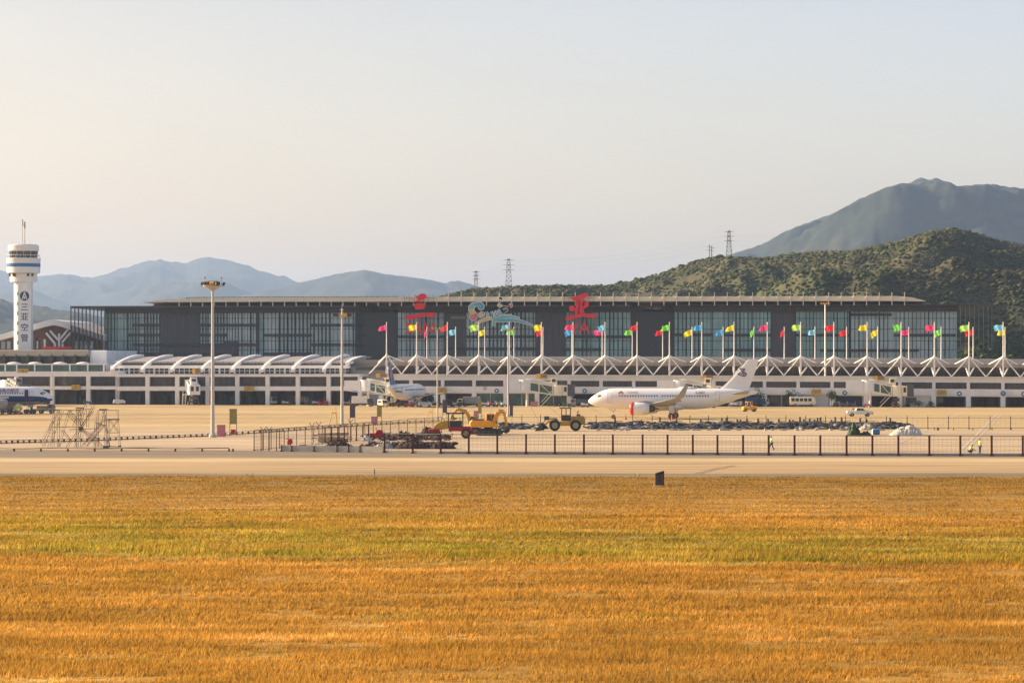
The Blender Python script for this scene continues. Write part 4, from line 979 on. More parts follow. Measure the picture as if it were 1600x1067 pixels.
        b = MB(); b.lathe([(.80,-12.6),(.62,-13.9),(.42,-14.1),(.30,-13.6),(.08,-14.9)], (0,sy*5.75,2.05), 20, 0, 'x'); b.build('exhaust', M['dark'], e)
        b = MB(); b.lathe([(.95,-9.75),(.02,-9.7)], (0,sy*5.75,2.05), 20, 0, 'x'); b.build('fan', M['dark'], e)
        b = MB(); b.loft([[(x,sy*5.75-.16,z0),(x,sy*5.75+.16,z0),(x,sy*5.75+.16,z1),(x,sy*5.75-.16,z1)] for x, z0, z1 in ((-10.6,3.2,3.4),(-12.2,3.0,3.6),(-14.6,2.9,3.3),(-16.0,3.0,3.15))]); b.build('pylon', M['wingm'], e)
        if engine_cover:
            b = MB(); b.lathe([(1.2,-10.05),(1.335,-9.95),(1.30,-9.55),(1.15,-9.22),(.6,-9.12),(.02,-9.1)], (0,sy*5.75,2.05), 26, 0, 'x'); b.build('engine_cover', M['redp'], e, smooth=True)
        b = MB(); b.loft(wing_loft([(sy*.6,28.6,3.2,4.95,.09),(sy*6.2,31.6,1.3,5.55,.08)])); b.build('tailplane', M['wingm'], t)
        # main gear
        x = -17.1; b = MB(); b.bar((x,sy*3.8,.6),(x+.1,sy*3.6,2.9),.13,0,8); b.bar((x,sy*3.8,1.1),(x-.1,sy*2.4,2.6),.07); b.bar((x,sy*3.4,.58),(x,sy*4.2,.58),.09); g = b.build('landing_gear', M['steel'], t)
        b = MB(); b.box(x-.45,x+.45,sy*4.0-.03,sy*4.0+.03,1.0,2.7); b.build('gear_door', M['plane'], g)
        for dy in (-.42, .42): wheel(g, x, sy*3.8+dy, .58, .40)
    # fin
    b = MB(); rings = []
    for s, c, z, th in ((25.6,6.2,5.5,.35),(26.8,5.4,6.3,.32),(28.2,4.5,7.6,.28),(30.0,3.4,9.6,.22),(31.6,2.3,11.5,.16),(31.9,1.95,11.76,.06)):
        pr = [(0,0),(.12,.42),(.4,.5),(1,.03),(1,-.03),(.4,-.5),(.12,-.42)]
        rings.append([(-(s+q*c), h*th, z) for q, h in pr])
    b.loft(rings); b.build('tail_fin', M[m_tail], t)
    b = MB(); x = -5.07; b.bar((x,0,.38),(x,0,2.1),.09,0,8); b.bar((x,0,1.2),(x+1.1,0,2.2),.05); b.bar((x,-.22,.38),(x,.22,.38),.06); g = b.build('nose_gear', M['steel'], t)
    for dy in (-.22,.22): wheel(g, x, dy, .38, .22)
    b = MB(); b.box(x-.5,x+.5,-.36,-.33,1.4,2.1); b.box(x-.5,x+.5,.33,.36,1.4,2.1); b.build('gear_door', M['plane'], g)
    return t
# white airliner in the middle: nose left and turned slightly away
n0 = at(918.5, 655, 512); 
A1 = airliner('white_airliner', 'all white narrow body airliner with red engine covers, parked side on in the middle', (n0.x, 510.5, 0), R(180-10), engine_cover=True)
b = MB(); b.ball((-19.8,0,6.05), (1.9,.75,.32), 0, 14, 8); b.build('antenna_fairing', M['plane'], A1, smooth=True)
b = MB(); b.box(-18.0,-17.8,-.02,.02,5.9,6.4); b.box(-9.0,-8.8,-.02,.02,5.9,6.3); b.build('blade_antenna', M['wingm'], A1)
b = MB()    # small flag-like emblem
for q, (x, z, r_, w_) in enumerate(((-6.9,5.38,.12,.28),(-6.6,5.2,.10,.2),(-7.15,5.18,.10,.25))): b.box(x-w_, x+w_, 1.86-.1*(z-5.1), 1.93-.1*(z-5.1), z-r_, z+r_*.6)
b.build('emblem', M['dred'], A1)
b = MB(); b.box(-7.5,-6.4,1.93,1.97,4.95,5.02); b.box(-6.55,-6.3,1.90,1.95,5.0,5.1); b.build('emblem_base', M['purple'], A1)
text('LOONG', .62, (-9.1,1.80,5.2), (R(78),0,R(180)), M['wingm'], A1, ext=.05)
text('B-30EV', .62, (-22.6,1.80,5.2), (R(78),0,R(180)), M['dark'], A1, ext=.04)
# curling bird mark on the fin
b = MB()
def finmark(pts, w_):
    for (x0, z0), (x1, z1) in zip(pts, pts[1:]): b.bar((x0,.17,z0),(x1,.17,z1),w_,0,5)
X = lambda px: -(30.9+(px-360)/48.0); ZZ = lambda py: 9.35-(py-915)/48.0*1.0
finmark([(X(x),ZZ(y)) for x, y in ((330,885),(345,900),(352,920),(375,935),(390,945),(380,957),(350,957),(335,945),(320,945),(310,940),(330,930),(355,935),(370,950))], .085)
finmark([(X(x),ZZ(y)) for x, y in ((330,885),(360,888),(380,895),(372,905),(362,898),(360,912),(385,928),(394,940))], .07)
b.build('bird_emblem', M['purple'], A1)

# blue tailed airliner: seen from behind at the stand on the left
tp = at(606, 0, 664); hd = R(90-13.5); nose = Vector((tp.x, 664, 0)) + Vector((math.cos(hd), math.sin(hd), 0))*34.0
A2 = airliner('blue_tail_airliner', 'white airliner with blue tail fin seen from behind at a boarding bridge', (nose.x, nose.y, 0), hd, m_tail='pblue', winglets=False)
b = MB(); b.ball((-31.8,-.19,8.6), (.9,.1,1.1), 0, 8, 6, .2); b.ball((-31.2,-.2,7.4), (.5,.1,.6), 0, 8, 6, .2); b.build('flower_emblem', M['pinkb'], A2)
b = MB(); b.ball((-26,-1.25,4.1), (6,.4,.25), 0, 12, 6); b.build('belly_stripe', M['pblue'], A2, smooth=True)

# blue nosed airliner at the left edge
n1 = gp(81.5, 646.5)
A3 = airliner('blue_nose_airliner', 'white airliner with dark blue nose and cheat line cut by the left edge', (n1.x, n1.y+2, 0), R(3), m_low='cheat')
b = MB(); b.box(-6.15,-5.35,-2.03,-1.93,2.9,5.35); b.build('purple_door', M['purple'], A3)
text('中国南方航空', .95, (-10.2,-1.88,5.15), (R(80),0,0), M['purple'], A3, ext=.05)
b = MB(); b.box(-13,-9.6,-2.05,-1.96,3.45,3.75); b.build('white_panel', M['white'], A3)

# ================================================================== BOARDING BRIDGES
def jet_bridge(label, px, py, ang, L=8.5, tone='cream', rise=1.2, stairs=True, hood=True):
    c = gp(px, py); t = thing('boarding_bridge', label, 'boarding bridge', (c.x, c.y, 0), R(ang), 'boarding bridges at the concourse')
    z0, z1 = 3.0, 5.6      # floor and roof at the cabin; local -x runs along the tunnel to the building
    b = MB(); rr = []
    for x, dz in ((-1.2,0),(-L,rise)): rr.append([(x,-1.3,z0+dz),(x,1.3,z0+dz),(x,1.3,z1+dz),(x,-1.3,z1+dz)])
    b.loft(rr); tun = b.build('tunnel', M['teal'], t)
    b = MB()
    for sy in (-1.36, 1.36):
        for za, wd in ((z0+.1,.22),(z1-.1,.22)): b.bar((-1.2,sy,za),(-L,sy,za+rise),wd,0,4)
        for q in (0,.5,1): x = -1.2+(-L+1.2)*q; b.bar((x,sy,z0+rise*q),(x,sy,z1+rise*q),.2,0,4)
        b.bar((-1.2,sy,z0),(-1.2-(L-1.2)*.5,sy,z1+rise*.5),.09,0,4)
    b.bar((-1.0,0,z1+.1),(-L,0,z1+.1+rise),.9,0,4); b.build('tunnel_frame', M[tone], tun)
    b = MB(); b.lathe([(1.75,z0-.15),(1.75,z1+.1)], (0.2,0,0), 18); b.build('rotunda_cabin', M[tone], t)
    b = MB(); b.box(1.6,2.9,-1.5,1.5,z0-.1,z1); cb = b.build('cab', M[tone], t, bevel=.08)
    for y0_, y1_ in ((-1.1,-.3),(.3,1.1)):
        b = MB(); b.box(2.86,2.96,y0_,y1_,z0+.9,z1-.4); b.build('cab_window', M['autogls'], cb)
    b = MB(); b.box(1.9,2.6,-1.56,-1.48,z0+.9,z1-.4); b.build('cab_side_window', M['autogls'], cb)
    if hood:
        b = MB(); rings = []
        for k in range(7): 
            x = 2.9+k*.28; g = .12 if k % 2 else 0; rings.append([(x,-1.6+g,z0-.3+g),(x,1.6-g,z0-.3+g),(x,1.6-g,z1+.35-g),(x,-1.6+g,z1+.35-g)])
        b.loft(rings); b.build('bellows_hood', M['dust' if tone == 'yellow' else 'dkpanel'], t)
    b = MB(); b.box(-1.7,-.1,-.9,.9,z1+rise*.1,z1+2.1); tb = b.build('top_cabin', M[tone], t, bevel=.06)
    b = MB()
    for y_ in (-.93,.9): b.box(-1.4,-.4,y_,y_+.04,z1+.9,z1+1.7)
    b.box(-.12,-.06,-.6,.6,z1+.9,z1+1.7); b.build('top_window', M['autogls'], tb)
    b = MB()
    for sy in (-1.1,1.1): b.bar((0,sy,.9),(0,sy,z0),.2,0,8)
    b.box(-.5,.5,-1.5,1.5,.75,1.15); b.box(-.9,.9,-1.2,1.2,1.6,2.4); lg_ = b.build('drive_column', M['dark'], t)
    for sx in (-.55,.55):
        for sy in (-1.5,1.5): wheel(lg_, sx, sy, .48, .35)
    b = MB(); b.bar((-L+.3,0,0),(-L+.3,0,z0+rise),.36,0,12); b.box(-L-1.0,-L+1.5,-1.6,1.6,z0+rise-.3,z0+rise); b.build('support_column', M['wall2'], t)
    b = MB(); b.lathe([(1.9,z0+rise-.1),(1.9,z1+rise+.25)], (-L,0,0), 16); b.box(-L-6,-L-1.4,-1.5,1.5,z0+rise-.1,z1+rise+.1); b.build('fixed_corridor', M['wall'], t)
    if stairs:
        b = MB(); x1, x0 = -1.4, -4.2
        for sy in (-2.9,-2.0): b.bar((x1,sy,z0),(x0,sy,.1),.10,0,4); b.bar((x1,sy,z0+1.0),(x0,sy,1.1),.06,0,4); 
        for k in range(11): q = k/10; b.box(x1+(x0-x1)*q-.14,x1+(x0-x1)*q+.14,-2.9,-2.0,z0*(1-q)+.1*q-.03,z0*(1-q)+.1*q+.03)
        b.box(-1.6,-.2,-2.9,-1.5,z0-.1,z0); b.build('service_stairs', M[tone], t)
jet_bridge('cream boarding bridge with stairs in the middle, just left of the white airliner nose', 871, 634.6, -6)
jet_bridge('cream boarding bridge near the right edge beside the round bushes', 1400, 636.2, -8, L=7.0)
jet_bridge('white boarding bridge facing the apron beside the tallest floodlight mast', 303, 632.8, -78, tone='white', L=8, hood=False)
jet_bridge('pale boarding bridge partly behind the blue tail', 612, 634.4, -15, L=7, stairs=False)
jet_bridge('boarding bridge roof showing behind the white airliner tail', 1112, 637, -10, L=8, stairs=False)
jet_bridge('white boarding bridge behind the blue nosed airliner', 30, 634, -60, tone='conc', L=8, stairs=False)

# ================================================================== FLOODLIGHT MASTS
def mast_light(label, px, ybase, ytop, r0, r1, head, spike=None, tone='mast'):
    c = gp(px, ybase); s = F/c.y; h = H + (Y0-ytop)/s
    t = thing('floodlight_mast', label, 'floodlight mast', tuple(c), 0, 'floodlight masts on the apron')
    b = MB(); b.lathe([(r0*1.9,0),(r0*1.9,.35),(r0,.5),(r1,h)], (0,0,0), 14); b.build('pole', M[tone], t)
    if head == 'big':
        b = MB(); b.lathe([(r1,h-.9),(1.0,h-.35),(1.35,h-.25),(1.35,h-.1),(r1,h)], (0,0,0), 16)
        for a in range(0,360,45): q = Vector((math.cos(R(a)),math.sin(R(a)),0)); b.bar((q.x*.3,q.y*.3,h-.45),(q.x*1.7,q.y*1.7,h-.15),.06,0,5)
        b.build('head_ring', M['steel'], t)
        for a in range(15,375,36):
            q = Vector((math.cos(R(a)),math.sin(R(a)),0)); b = MB(); rot = Matrix.Rotation(R(a),3,'Z') @ Matrix.Rotation(R(25),3,'Y')
            b.cbox((q.x*(1.55 if a%72==15 else .8),q.y*(1.55 if a%72==15 else .8),h+.15),(.35,.6,.42),0,rot); b.build('floodlight', M['sign_o' if a in (51,195,267) else 'black'], t)
        for x in (-1.1,1.25): b = MB(); b.bar((x,0,h-.1),(x,0,h+.95),.03,0,5); b.ball((x,0,h+1.0),.12); b.build('warning_lamp', M['dred'], t)
        b = MB(); b.box(-.7,.7,-.5,.5,h-.05,h+.5); b.build('winch_housing', M['dark'], t)
    elif head == 'ring':
        hz_ = H + (Y0-493)/s
        b = MB(); b.bar((-1.35,0,hz_),(1.45,0,hz_),.07,0,6); b.bar((0,-.9,hz_),(0,.9,hz_),.07); b.build('crossarm', M['steel'], t)
        for x in (-1.3,-.85,.3,.65,1.0,1.4): b = MB(); b.cbox((x,-.1,hz_+.08),(.42,.5,.5),0,Matrix.Rotation(R(-20),3,'X')); b.build('floodlight', M['sign_o' if .2<x<.8 else 'dark'], t)
        b = MB(); b.bar((-.45,0,h-.3),(.35,0,h-.25),.05); b.bar((0,0,h),(0,0,h+.8),.03); b.build('lightning_rod', M['steel'], t)
    elif head != 'plain':
        b = MB(); b.bar((-1.1,0,h),(1.2,0,h+.0),.08,0,6); 
        b.build('crossarm', M['steel'], t)
        for x in (-1.0,-.3,.4,1.05): b = MB(); b.cbox((x,-.1,h+.2),(.4,.35,.28)); b.build('floodlight', M['sign_o'], t)
mast_light('tallest grey mast with ring of yellow floodlights, left of centre', 332.3, 683, 445, .29, .17, 'big')
mast_light('pale floodlight mast with floodlights well below its tip, near the pink board', 534.5, 666, 482, .29, .15, 'ring')
mast_light('thin grey mast standing left of the excavators', 683.5, 655, 514, .16, .11, 'thin')
mast_light('thin mast standing just right of the orange excavator', 794, 650.5, 516, .19, .13, 'thin', tone='mast')
mast_light('pale mast with small crossarm in front of the right half of the terminal', 1289.3, 635, 475, .30, .17, 'bar', tone='rib')
mast_light('slim grey lamp post standing behind the blue airliner nose', 82, 636, 585, .16, .12, 'plain')

# ================================================================== VEHICLES
def put(name, label, cat, px, py, rz, group=None):
    c = gp(px, py); return thing(name, label, cat, tuple(c), R(rz), group)
def side_prism(poly, hw, m, name, par, bevel=.05, mats=None):
    b = MB(); b.prism(poly, -hw, hw); return b.build(name, M[m] if isinstance(m, str) else m, par, bevel=bevel)
def pickup():
    t = put('pickup_truck', 'white double cab pickup truck driving on the apron at the right', 'pickup truck', 1343, 650.5, 2)
    side_prism([(-2.7,.45),(2.55,.45),(2.68,.75),(2.6,1.08),(1.35,1.22),(-2.7,1.2)], .93, 'white', 'body', t, .08)
    cab = side_prism([(-.95,1.18),(1.35,1.18),(.55,1.78),(-.7,1.80)], .80, 'white', 'cab', t, .08)
    for sy in (-1,1):
        b = MB(); b.prism([(-.72,1.24),(.1,1.24),(.1,1.68),(-.6,1.70)], sy*.815-.02, sy*.815+.02); b.prism([(.18,1.24),(1.05,1.24),(.5,1.66),(.18,1.68)], sy*.815-.02, sy*.815+.02); b.build('side_window', M['autogls'], cab)
    b = MB(); b.bar((-1.0,-.8,1.25),(-1.5,-.8,1.6),.05); b.bar((-1.0,.8,1.25),(-1.5,.8,1.6),.05); b.bar((-1.4,-.8,1.6),(-1.4,.8,1.6),.05); b.bar((-1.4,-.8,1.6),(-.7,-.8,1.75),.05); b.build('roll_bar', M['black'], t)
    b = MB(); b.box(-2.85,-2.68,-.85,.85,.5,.72); b.box(2.6,2.75,-.9,.9,.42,.75); b.build('bumper', M['dark'], t)
    for sy in (-.7,.7): 
        b = MB(); b.box(2.55,2.7,sy-.18,sy+.18,.85,1.02); b.build('headlight', M['steel'], t)
        b = MB(); b.box(-2.74,-2.68,sy-.12,sy+.12,.85,1.15); b.build('tail_light', M['redp'], t)
    for x in (-1.65,1.6):
        for sy in (-.82,.82): wheel(t, x, sy, .39, .26)
pickup()
def minibus():
    t = put('minibus', 'white minibus parked against the pale wall under the gate sign', 'minibus', 1254, 635.3, 0)
    side_prism([(-3.4,.5),(3.4,.5),(3.5,1.2),(3.25,2.2),(2.9,2.65),(-3.3,2.7),(-3.45,2.4)], 1.02, 'cream', 'body', t, .12)
    for sy in (-1,1):
        for k in range(5): b = MB(); b.box(-3.1+k*1.12,-2.2+k*1.12,sy*1.03-.02,sy*1.03+.02,1.45,2.25); b.build('side_window', M['autogls'], t)
    b = MB(); b.prism([(3.36,1.35),(3.5,1.35),(3.26,2.25),(3.15,2.25)], -.85, .85); b.build('windscreen', M['autogls'], t)
    b = MB(); b.box(1.2,3.0,-.6,.6,2.7,2.95); b.build('roof_unit', M['conc'], t)
    for sy in (-.7,.7): b = MB(); b.box(3.4,3.52,sy-.18,sy+.18,.75,.95); b.build('headlight', M['steel'], t)
    for x in (-2.1,2.2):
        for sy in (-.9,.9): wheel(t, x, sy, .42, .28)
minibus()
def van(label, px, py, rz, m='white', L=3.6, h=1.9):
    t = put('service_van', label, 'van', px, py, rz, 'vans and small trucks by the concourse')
    side_prism([(-L/2,.4),(L/2,.4),(L/2+.05,1.0),(L/2-.35,h-.1),(-L/2+.1,h)], .8, m, 'body', t, .1)
    b = MB(); b.prism([(L/2-.05,1.05),(L/2+.07,1.05),(L/2-.26,h-.2),(L/2-.4,h-.2)], -.68, .68); b.build('windscreen', M['autogls'], t)
    for sy in (-1,1): b = MB(); b.box(-L/2+.5,L/2-.6,sy*.8-.03,sy*.8+.03,1.1,h-.3); b.build('side_window', M['autogls'], t)
    for sy in (-.55,.55): b = MB(); b.box(L/2,L/2+.08,sy-.14,sy+.14,.6,.78); b.build('headlight', M['steel'], t)
    for x in (-L/2+.7,L/2-.7):
        for sy in (-.7,.7): wheel(t, x, sy, .32, .22)
    return t
van('small white van facing us beside the white truck, left of the minibus', 1208, 634.5, -80)
van('white van parked under the arched wing left of the flatbed', 424, 632.3, -60, L=4.2, h=2.3)
van('white hatchback crossing the shade behind the scaffold towers', 186, 632.3, 10, L=3.4, h=1.45)
van('silver car parked behind the airliner tail', 1150, 635.0, 170, m='conc', L=3.8, h=1.4)
van('green sided van right under the blue tailed airliner', 598, 636, -70, m='cream', L=4.2, h=2.0)
van('pale car parked under the blue tailed airliner wing', 650, 635.5, 8, m='conc', L=4.0, h=1.5)
van('second pale car under the wing, left of the baggage carts', 664, 635.8, 5, m='white', L=3.6, h=1.35)
def truck(label, px, py, rz, mb_='conc', mc='white', L=5.0, bh=2.6, ladder=False):
    t = put('service_truck', label, 'truck', px, py, rz, 'vans and small trucks by the concourse')
    b = MB(); b.box(-L/2,L/2-1.4,-1.0,1.0,.9,bh); b.build('cargo_box', M[mb_], t, bevel=.05)
    c_ = side_prism([(L/2-1.3,.5),(L/2+.3,.5),(L/2+.3,1.3),(L/2,2.1),(L/2-1.3,2.15)], .95, mc, 'cab', t, .08)
    b = MB(); b.prism([(L/2+.24,1.3),(L/2+.33,1.3),(L/2+.06,2.0),(L/2-.05,2.0)], -.8, .8); b.build('windscreen', M['autogls'], c_)
    for sy in (-1,1): b = MB(); b.box(L/2-1.0,L/2-.1,sy*.96-.02,sy*.96+.02,1.3,1.95); b.build('side_window', M['autogls'], c_)
    b = MB(); b.box(-L/2,L/2,-.5,.5,.55,.85); b.build('chassis', M['dark'], t)
    for sy in (-.6,.6): b = MB(); b.box(L/2+.28,L/2+.36,sy-.15,sy+.15,.7,.9); b.build('headlight', M['steel'], t)
    for x in (-L/2+.9,L/2-.4):
        for sy in (-.85,.85): wheel(t, x, sy, .42, .28)
    return t
truck('white cab truck with dark body next to the small white van', 1191, 634.8, -75, 'dkpanel')
truck('dark box truck standing under the airliner tail', 1180, 635.2, 0, 'navy', 'navy', L=5.0)
truck('yellow green box truck under the arched wing', 471, 632.6, 5, 'dust', 'conc', L=3.8, bh=2.4)
truck('grey catering truck under the nose of the blue nosed airliner', 71, 646, 0, 'conc', 'conc', L=3.6, bh=1.7)
truck('cream lorry with slanted nose under the blue tailed airliner wing tip', 733, 635.4, 180, 'conc', 'cream', L=6.0, bh=2.7)
truck('blue and white truck on the shade left of the blue tailed airliner', 566, 635.2, 0, 'white', 'dkpanel', L=5.5, bh=2.8)
truck('pale truck parked left of the airliner nose by the boarding bridge', 905, 635.6, 180, 'dkpanel', 'conc', L=4.4, bh=2.0)
def tug(label, px, py, rz, m='orange', s=1.0, grp='ground support tractors and carts'):
    t = put('baggage_tractor', label, 'tractor', px, py, rz, grp); t.scale = (s,s,s)
    side_prism([(-1.3,.3),(1.3,.3),(1.35,.9),(.6,1.05),(.5,.75),(-.2,.75),(-.3,1.1),(-1.3,1.1)], .62, m, 'body', t, .06)
    b = MB(); 
    for x in (-.35,.55):
        for sy in (-.55,.55): b.bar((x,sy,.8),(x-.05,sy,1.8),.04,0,5)
    b.box(-.5,.7,-.62,.62,1.78,1.86); b.build('roof', M[m], t)
    b = MB(); b.cbox((-.1,0,.95),(.45,.9,.14)); b.cbox((-.32,0,1.2),(.12,.9,.5)); b.build('seat', M['black'], t)
    b = MB(); b.lathe([(.16,-.02),(.16,.02)], (.35,.0,1.15), 12); b.bar((.5,0,.8),(.35,0,1.15),.03); b.build('steering_wheel', M['black'], t)
    for x in (-.85,.85):
        for sy in (-.55,.55): wheel(t, x, sy, .3, .2)
tug('orange tractor crossing the open apron below the white airliner tail', 1171, 643, 190, s=1.25)
def cart(label, px, py, rz, m='conc', load=True):
    t = put('baggage_cart', label, 'cart', px, py, rz, 'ground support tractors and carts')
    b = MB(); b.box(-1.1,1.1,-.6,.6,.42,.52); b.build('deck', M['dark'], t)
    b = MB()
    for x in (-1.05,1.05):
        for sy in (-.55,.55): b.bar((x,sy,.5),(x,sy,1.45),.04,0,4)
        b.bar((x,-.55,1.4),(x,.55,1.4),.04,0,4)
    b.bar((1.1,0,.45),(1.7,0,.4),.04); b.build('rail', M['steel'], t)
    if load: b = MB(); b.box(-.9,-.1,-.5,.5,.53,1.1); b.box(0,.85,-.5,.5,.53,.95); b.build('load', M[m], t, bevel=.05)
    for x in (-.75,.75):
        for sy in (-.5,.5): wheel(t, x, sy, .24, .14, n=12)
for i, (px, py, m_, l) in enumerate(((757,635.2,'white','cart with white bundles below the small teal door frame'),(768,635.3,'pinkb','cart with pinkish load below the teal doors'),(781,635.4,'conc','grey loaded cart below the blue ringed sign'),(788,635.5,'white','white topped cart beside the thin mast'),(713,635.4,'white','cart with white load by the lone lamp post under the wing'),(493,632.8,'white','white loaded cart under the last arcade bay left of the pale mast'),(446,632.6,'white','low white cart between the van and box truck in the arcade'),(886,636,'teal','teal loaded cart under the bridge hood'),(893,636,'conc','cart just behind the airliner nose'),(914,636.2,'white','white cart touching the airliner nose outline'),(1355,636.6,'pinkb','cart with pink load left of the right hand bridge'),(1318,636,'dkpanel','dark cart in front of the blue garage'),(1330,636,'dkpanel','second dark cart in front of the blue garage, nearer the bridge'),(1147,635.6,'white','white cart low behind the airliner belly'),(1305,635.8,'dkpanel','dark cart at the left end of the blue garage'),(1163,635.5,'dkpanel','dark cart behind the orange tractor'),(540,633.5,'conc','grey cart in the shade just right of the pale mast'),(555,634,'dkpanel','dark cart beside the blue and white truck'),(690,635.4,'dkpanel','dark cart under the airliner wing by the thin mast'),(137,632.4,'teal','teal cart at the second arcade column'))):
    cart(l, px, py, (i*37) % 40 - 20, m_)
for px, py, m_, l in ((10,647,'dkpanel','dark tractor at the left edge under the airliner wing'),(20,647,'dark','dark tractor beside the yellow covered cart'),(47,646.5,'dkpanel','dark tractor by the nose gear of the blue nosed airliner'),(484,632.8,'dkpanel','dark tractor in the arcade left of the white loaded cart'),(505,633,'dred','dull red tractor in the arcade left of the pale mast'),(640,636,'dred','dull red tractor under the blue tailed airliner belly'),(628,636,'dark','dark tractor directly below the blue tail'),(700,635.3,'dkpanel','dark tractor below the yellow gate sign'),(722,635.5,'dark','dark tractor behind the thin mast and board')):
    tug(l, px, py, 170 if px % 2 else 5, m_)
t = put('covered_cart', 'cart under a yellow green cover below the blue nosed airliner', 'cart', 28, 647, 0)
b = MB(); b.ball((0,0,1.35), (1.0,.8,.9), 0, 12, 8, .12); b.build('cover', M['cover'], t); b = MB(); b.box(-1,1,-.6,.6,.35,.5); b.build('deck', M['dark'], t)
for x in (-.7,.7):
    for sy in (-.5,.5): wheel(t, x, sy, .25, .15, n=12)

# ---- construction machines
def tracks(par, L, wd, y, z=.85):
    b = MB(); r = z/2; pts = []
    for k in range(9): a = R(90+k*22.5); pts.append((-L/2+r+r*math.cos(a), r+r*math.sin(a)))
    for k in range(9): a = R(-90+k*22.5); pts.append((L/2-r+r*math.cos(a), r+r*math.sin(a)))
    b.prism(pts, y-wd/2, y+wd/2); tr2 = b.build('track', M['black'], par)
    b = MB(); 
    for k in range(5): b.lathe([(r*.6,y-wd/2-.04),(r*.6,y+wd/2+.04)], (-L/2+r+(L-2*r)*k/4,0,r), 12, 0, 'y')
    b.build('roller', M['dark'], tr2)
def arm(par, pts, wds, m, name):
    b = MB()
    for (p, q), (w0, w1) in zip(zip(pts, pts[1:]), zip(wds, wds[1:])):
        p, q = Vector((p[0],0,p[1])), Vector((q[0],0,q[1])); d = (q-p).normalized(); n = Vector((-d.z,0,d.x))
        b.loft([[(p+n*w0/2+Vector((0,-.16,0))),(p+n*w0/2+Vector((0,.16,0))),(p-n*w0/2+Vector((0,.16,0))),(p-n*w0/2+Vector((0,-.16,0)))],[(q+n*w1/2+Vector((0,-.16,0))),(q+n*w1/2+Vector((0,.16,0))),(q-n*w1/2+Vector((0,.16,0))),(q-n*w1/2+Vector((0,-.16,0)))]])
    return b.build(name, M[m], par, bevel=.03)
def excavator(label, px, py, rz, m, boom, stick, bucket, s=1.0):
    t = put('excavator', label, 'excavator', px, py, rz, 'excavators on the construction site'); t.scale = (s,s,s)
    for y in (-1.05,1.05): tracks(t, 3.8, .5, y)
    b = MB(); b.box(-1.0,1.0,-.8,.8,.4,.95); b.lathe([(.6,.9),(.6,1.1)], (0,0,0), 16); b.build('undercarriage', M['dark'], t)
    b = MB(); b.prism([(-2.5,1.1),(1.3,1.1),(1.3,1.45),(.2,2.0),(-2.3,2.05),(-2.6,1.7)], -1.2, 1.2); bd = b.build('house', M[m], t, bevel=.1)
    b = MB(); b.box(-2.2,-.6,-.9,.9,2.05,2.2); b.bar((-1.6,.6,2.1),(-1.6,.6,2.7),.07); b.build('engine_cover', M['dark'], bd)
    b = MB(); b.prism([(-.3,1.45),(1.25,1.45),(1.2,2.3),(.9,2.95),(-.3,2.95)], .1, 1.15); cb = b.build('cab', M[m], t, bevel=.05)
    b = MB()
    for y in (.07,1.12): b.prism([(-.15,1.75),(.35,1.75),(.35,2.8),(-.15,2.8)], y, y+.06); b.prism([(.45,1.65),(1.15,1.65),(1.1,2.3),(.85,2.8),(.45,2.8)], y, y+.06)
    b.prism([(1.2,1.6),(1.3,1.6),(1.25,2.3),(.95,2.85),(.87,2.85)], .2, 1.05); b.build('cab_window', M['autogls'], cb)
    bm3 = arm(t, boom, [.5,.62,.42][:len(boom)] if len(boom)==3 else [.5]*len(boom), m, 'boom'); arm(t, [boom[-1], stick], [.42,.26], m, 'stick')
    b = MB(); p = Vector((boom[0][0]+.5,0,boom[0][1]-.1)); q = Vector((boom[1][0],0,boom[1][1]-.15)); b.bar(p, q, .08, 0, 8); b.bar((boom[1][0],0,boom[1][1]+.35),(boom[-1][0],0,boom[-1][1]+.2),.08); b.build('hydraulic_ram', M['steel'], bm3)
    bx, bz = stick; b = MB(); b.prism([(bx-.1,bz+.15),(bx+.2,bz+.1),(bx+.35,bz-.5),(bx-.1,bz-.85),(bx-.65,bz-.7),(bx-.75,bz-.4),(bx-.35,bz-.35)], -.42, .42)
    for k in range(4): y = -.36+k*.24; b.prism([(bx-.65,bz-.72),(bx-.9,bz-.55),(bx-.72,bz-.5)], y-.04, y+.04)
    b.build('bucket', M[bucket], t)
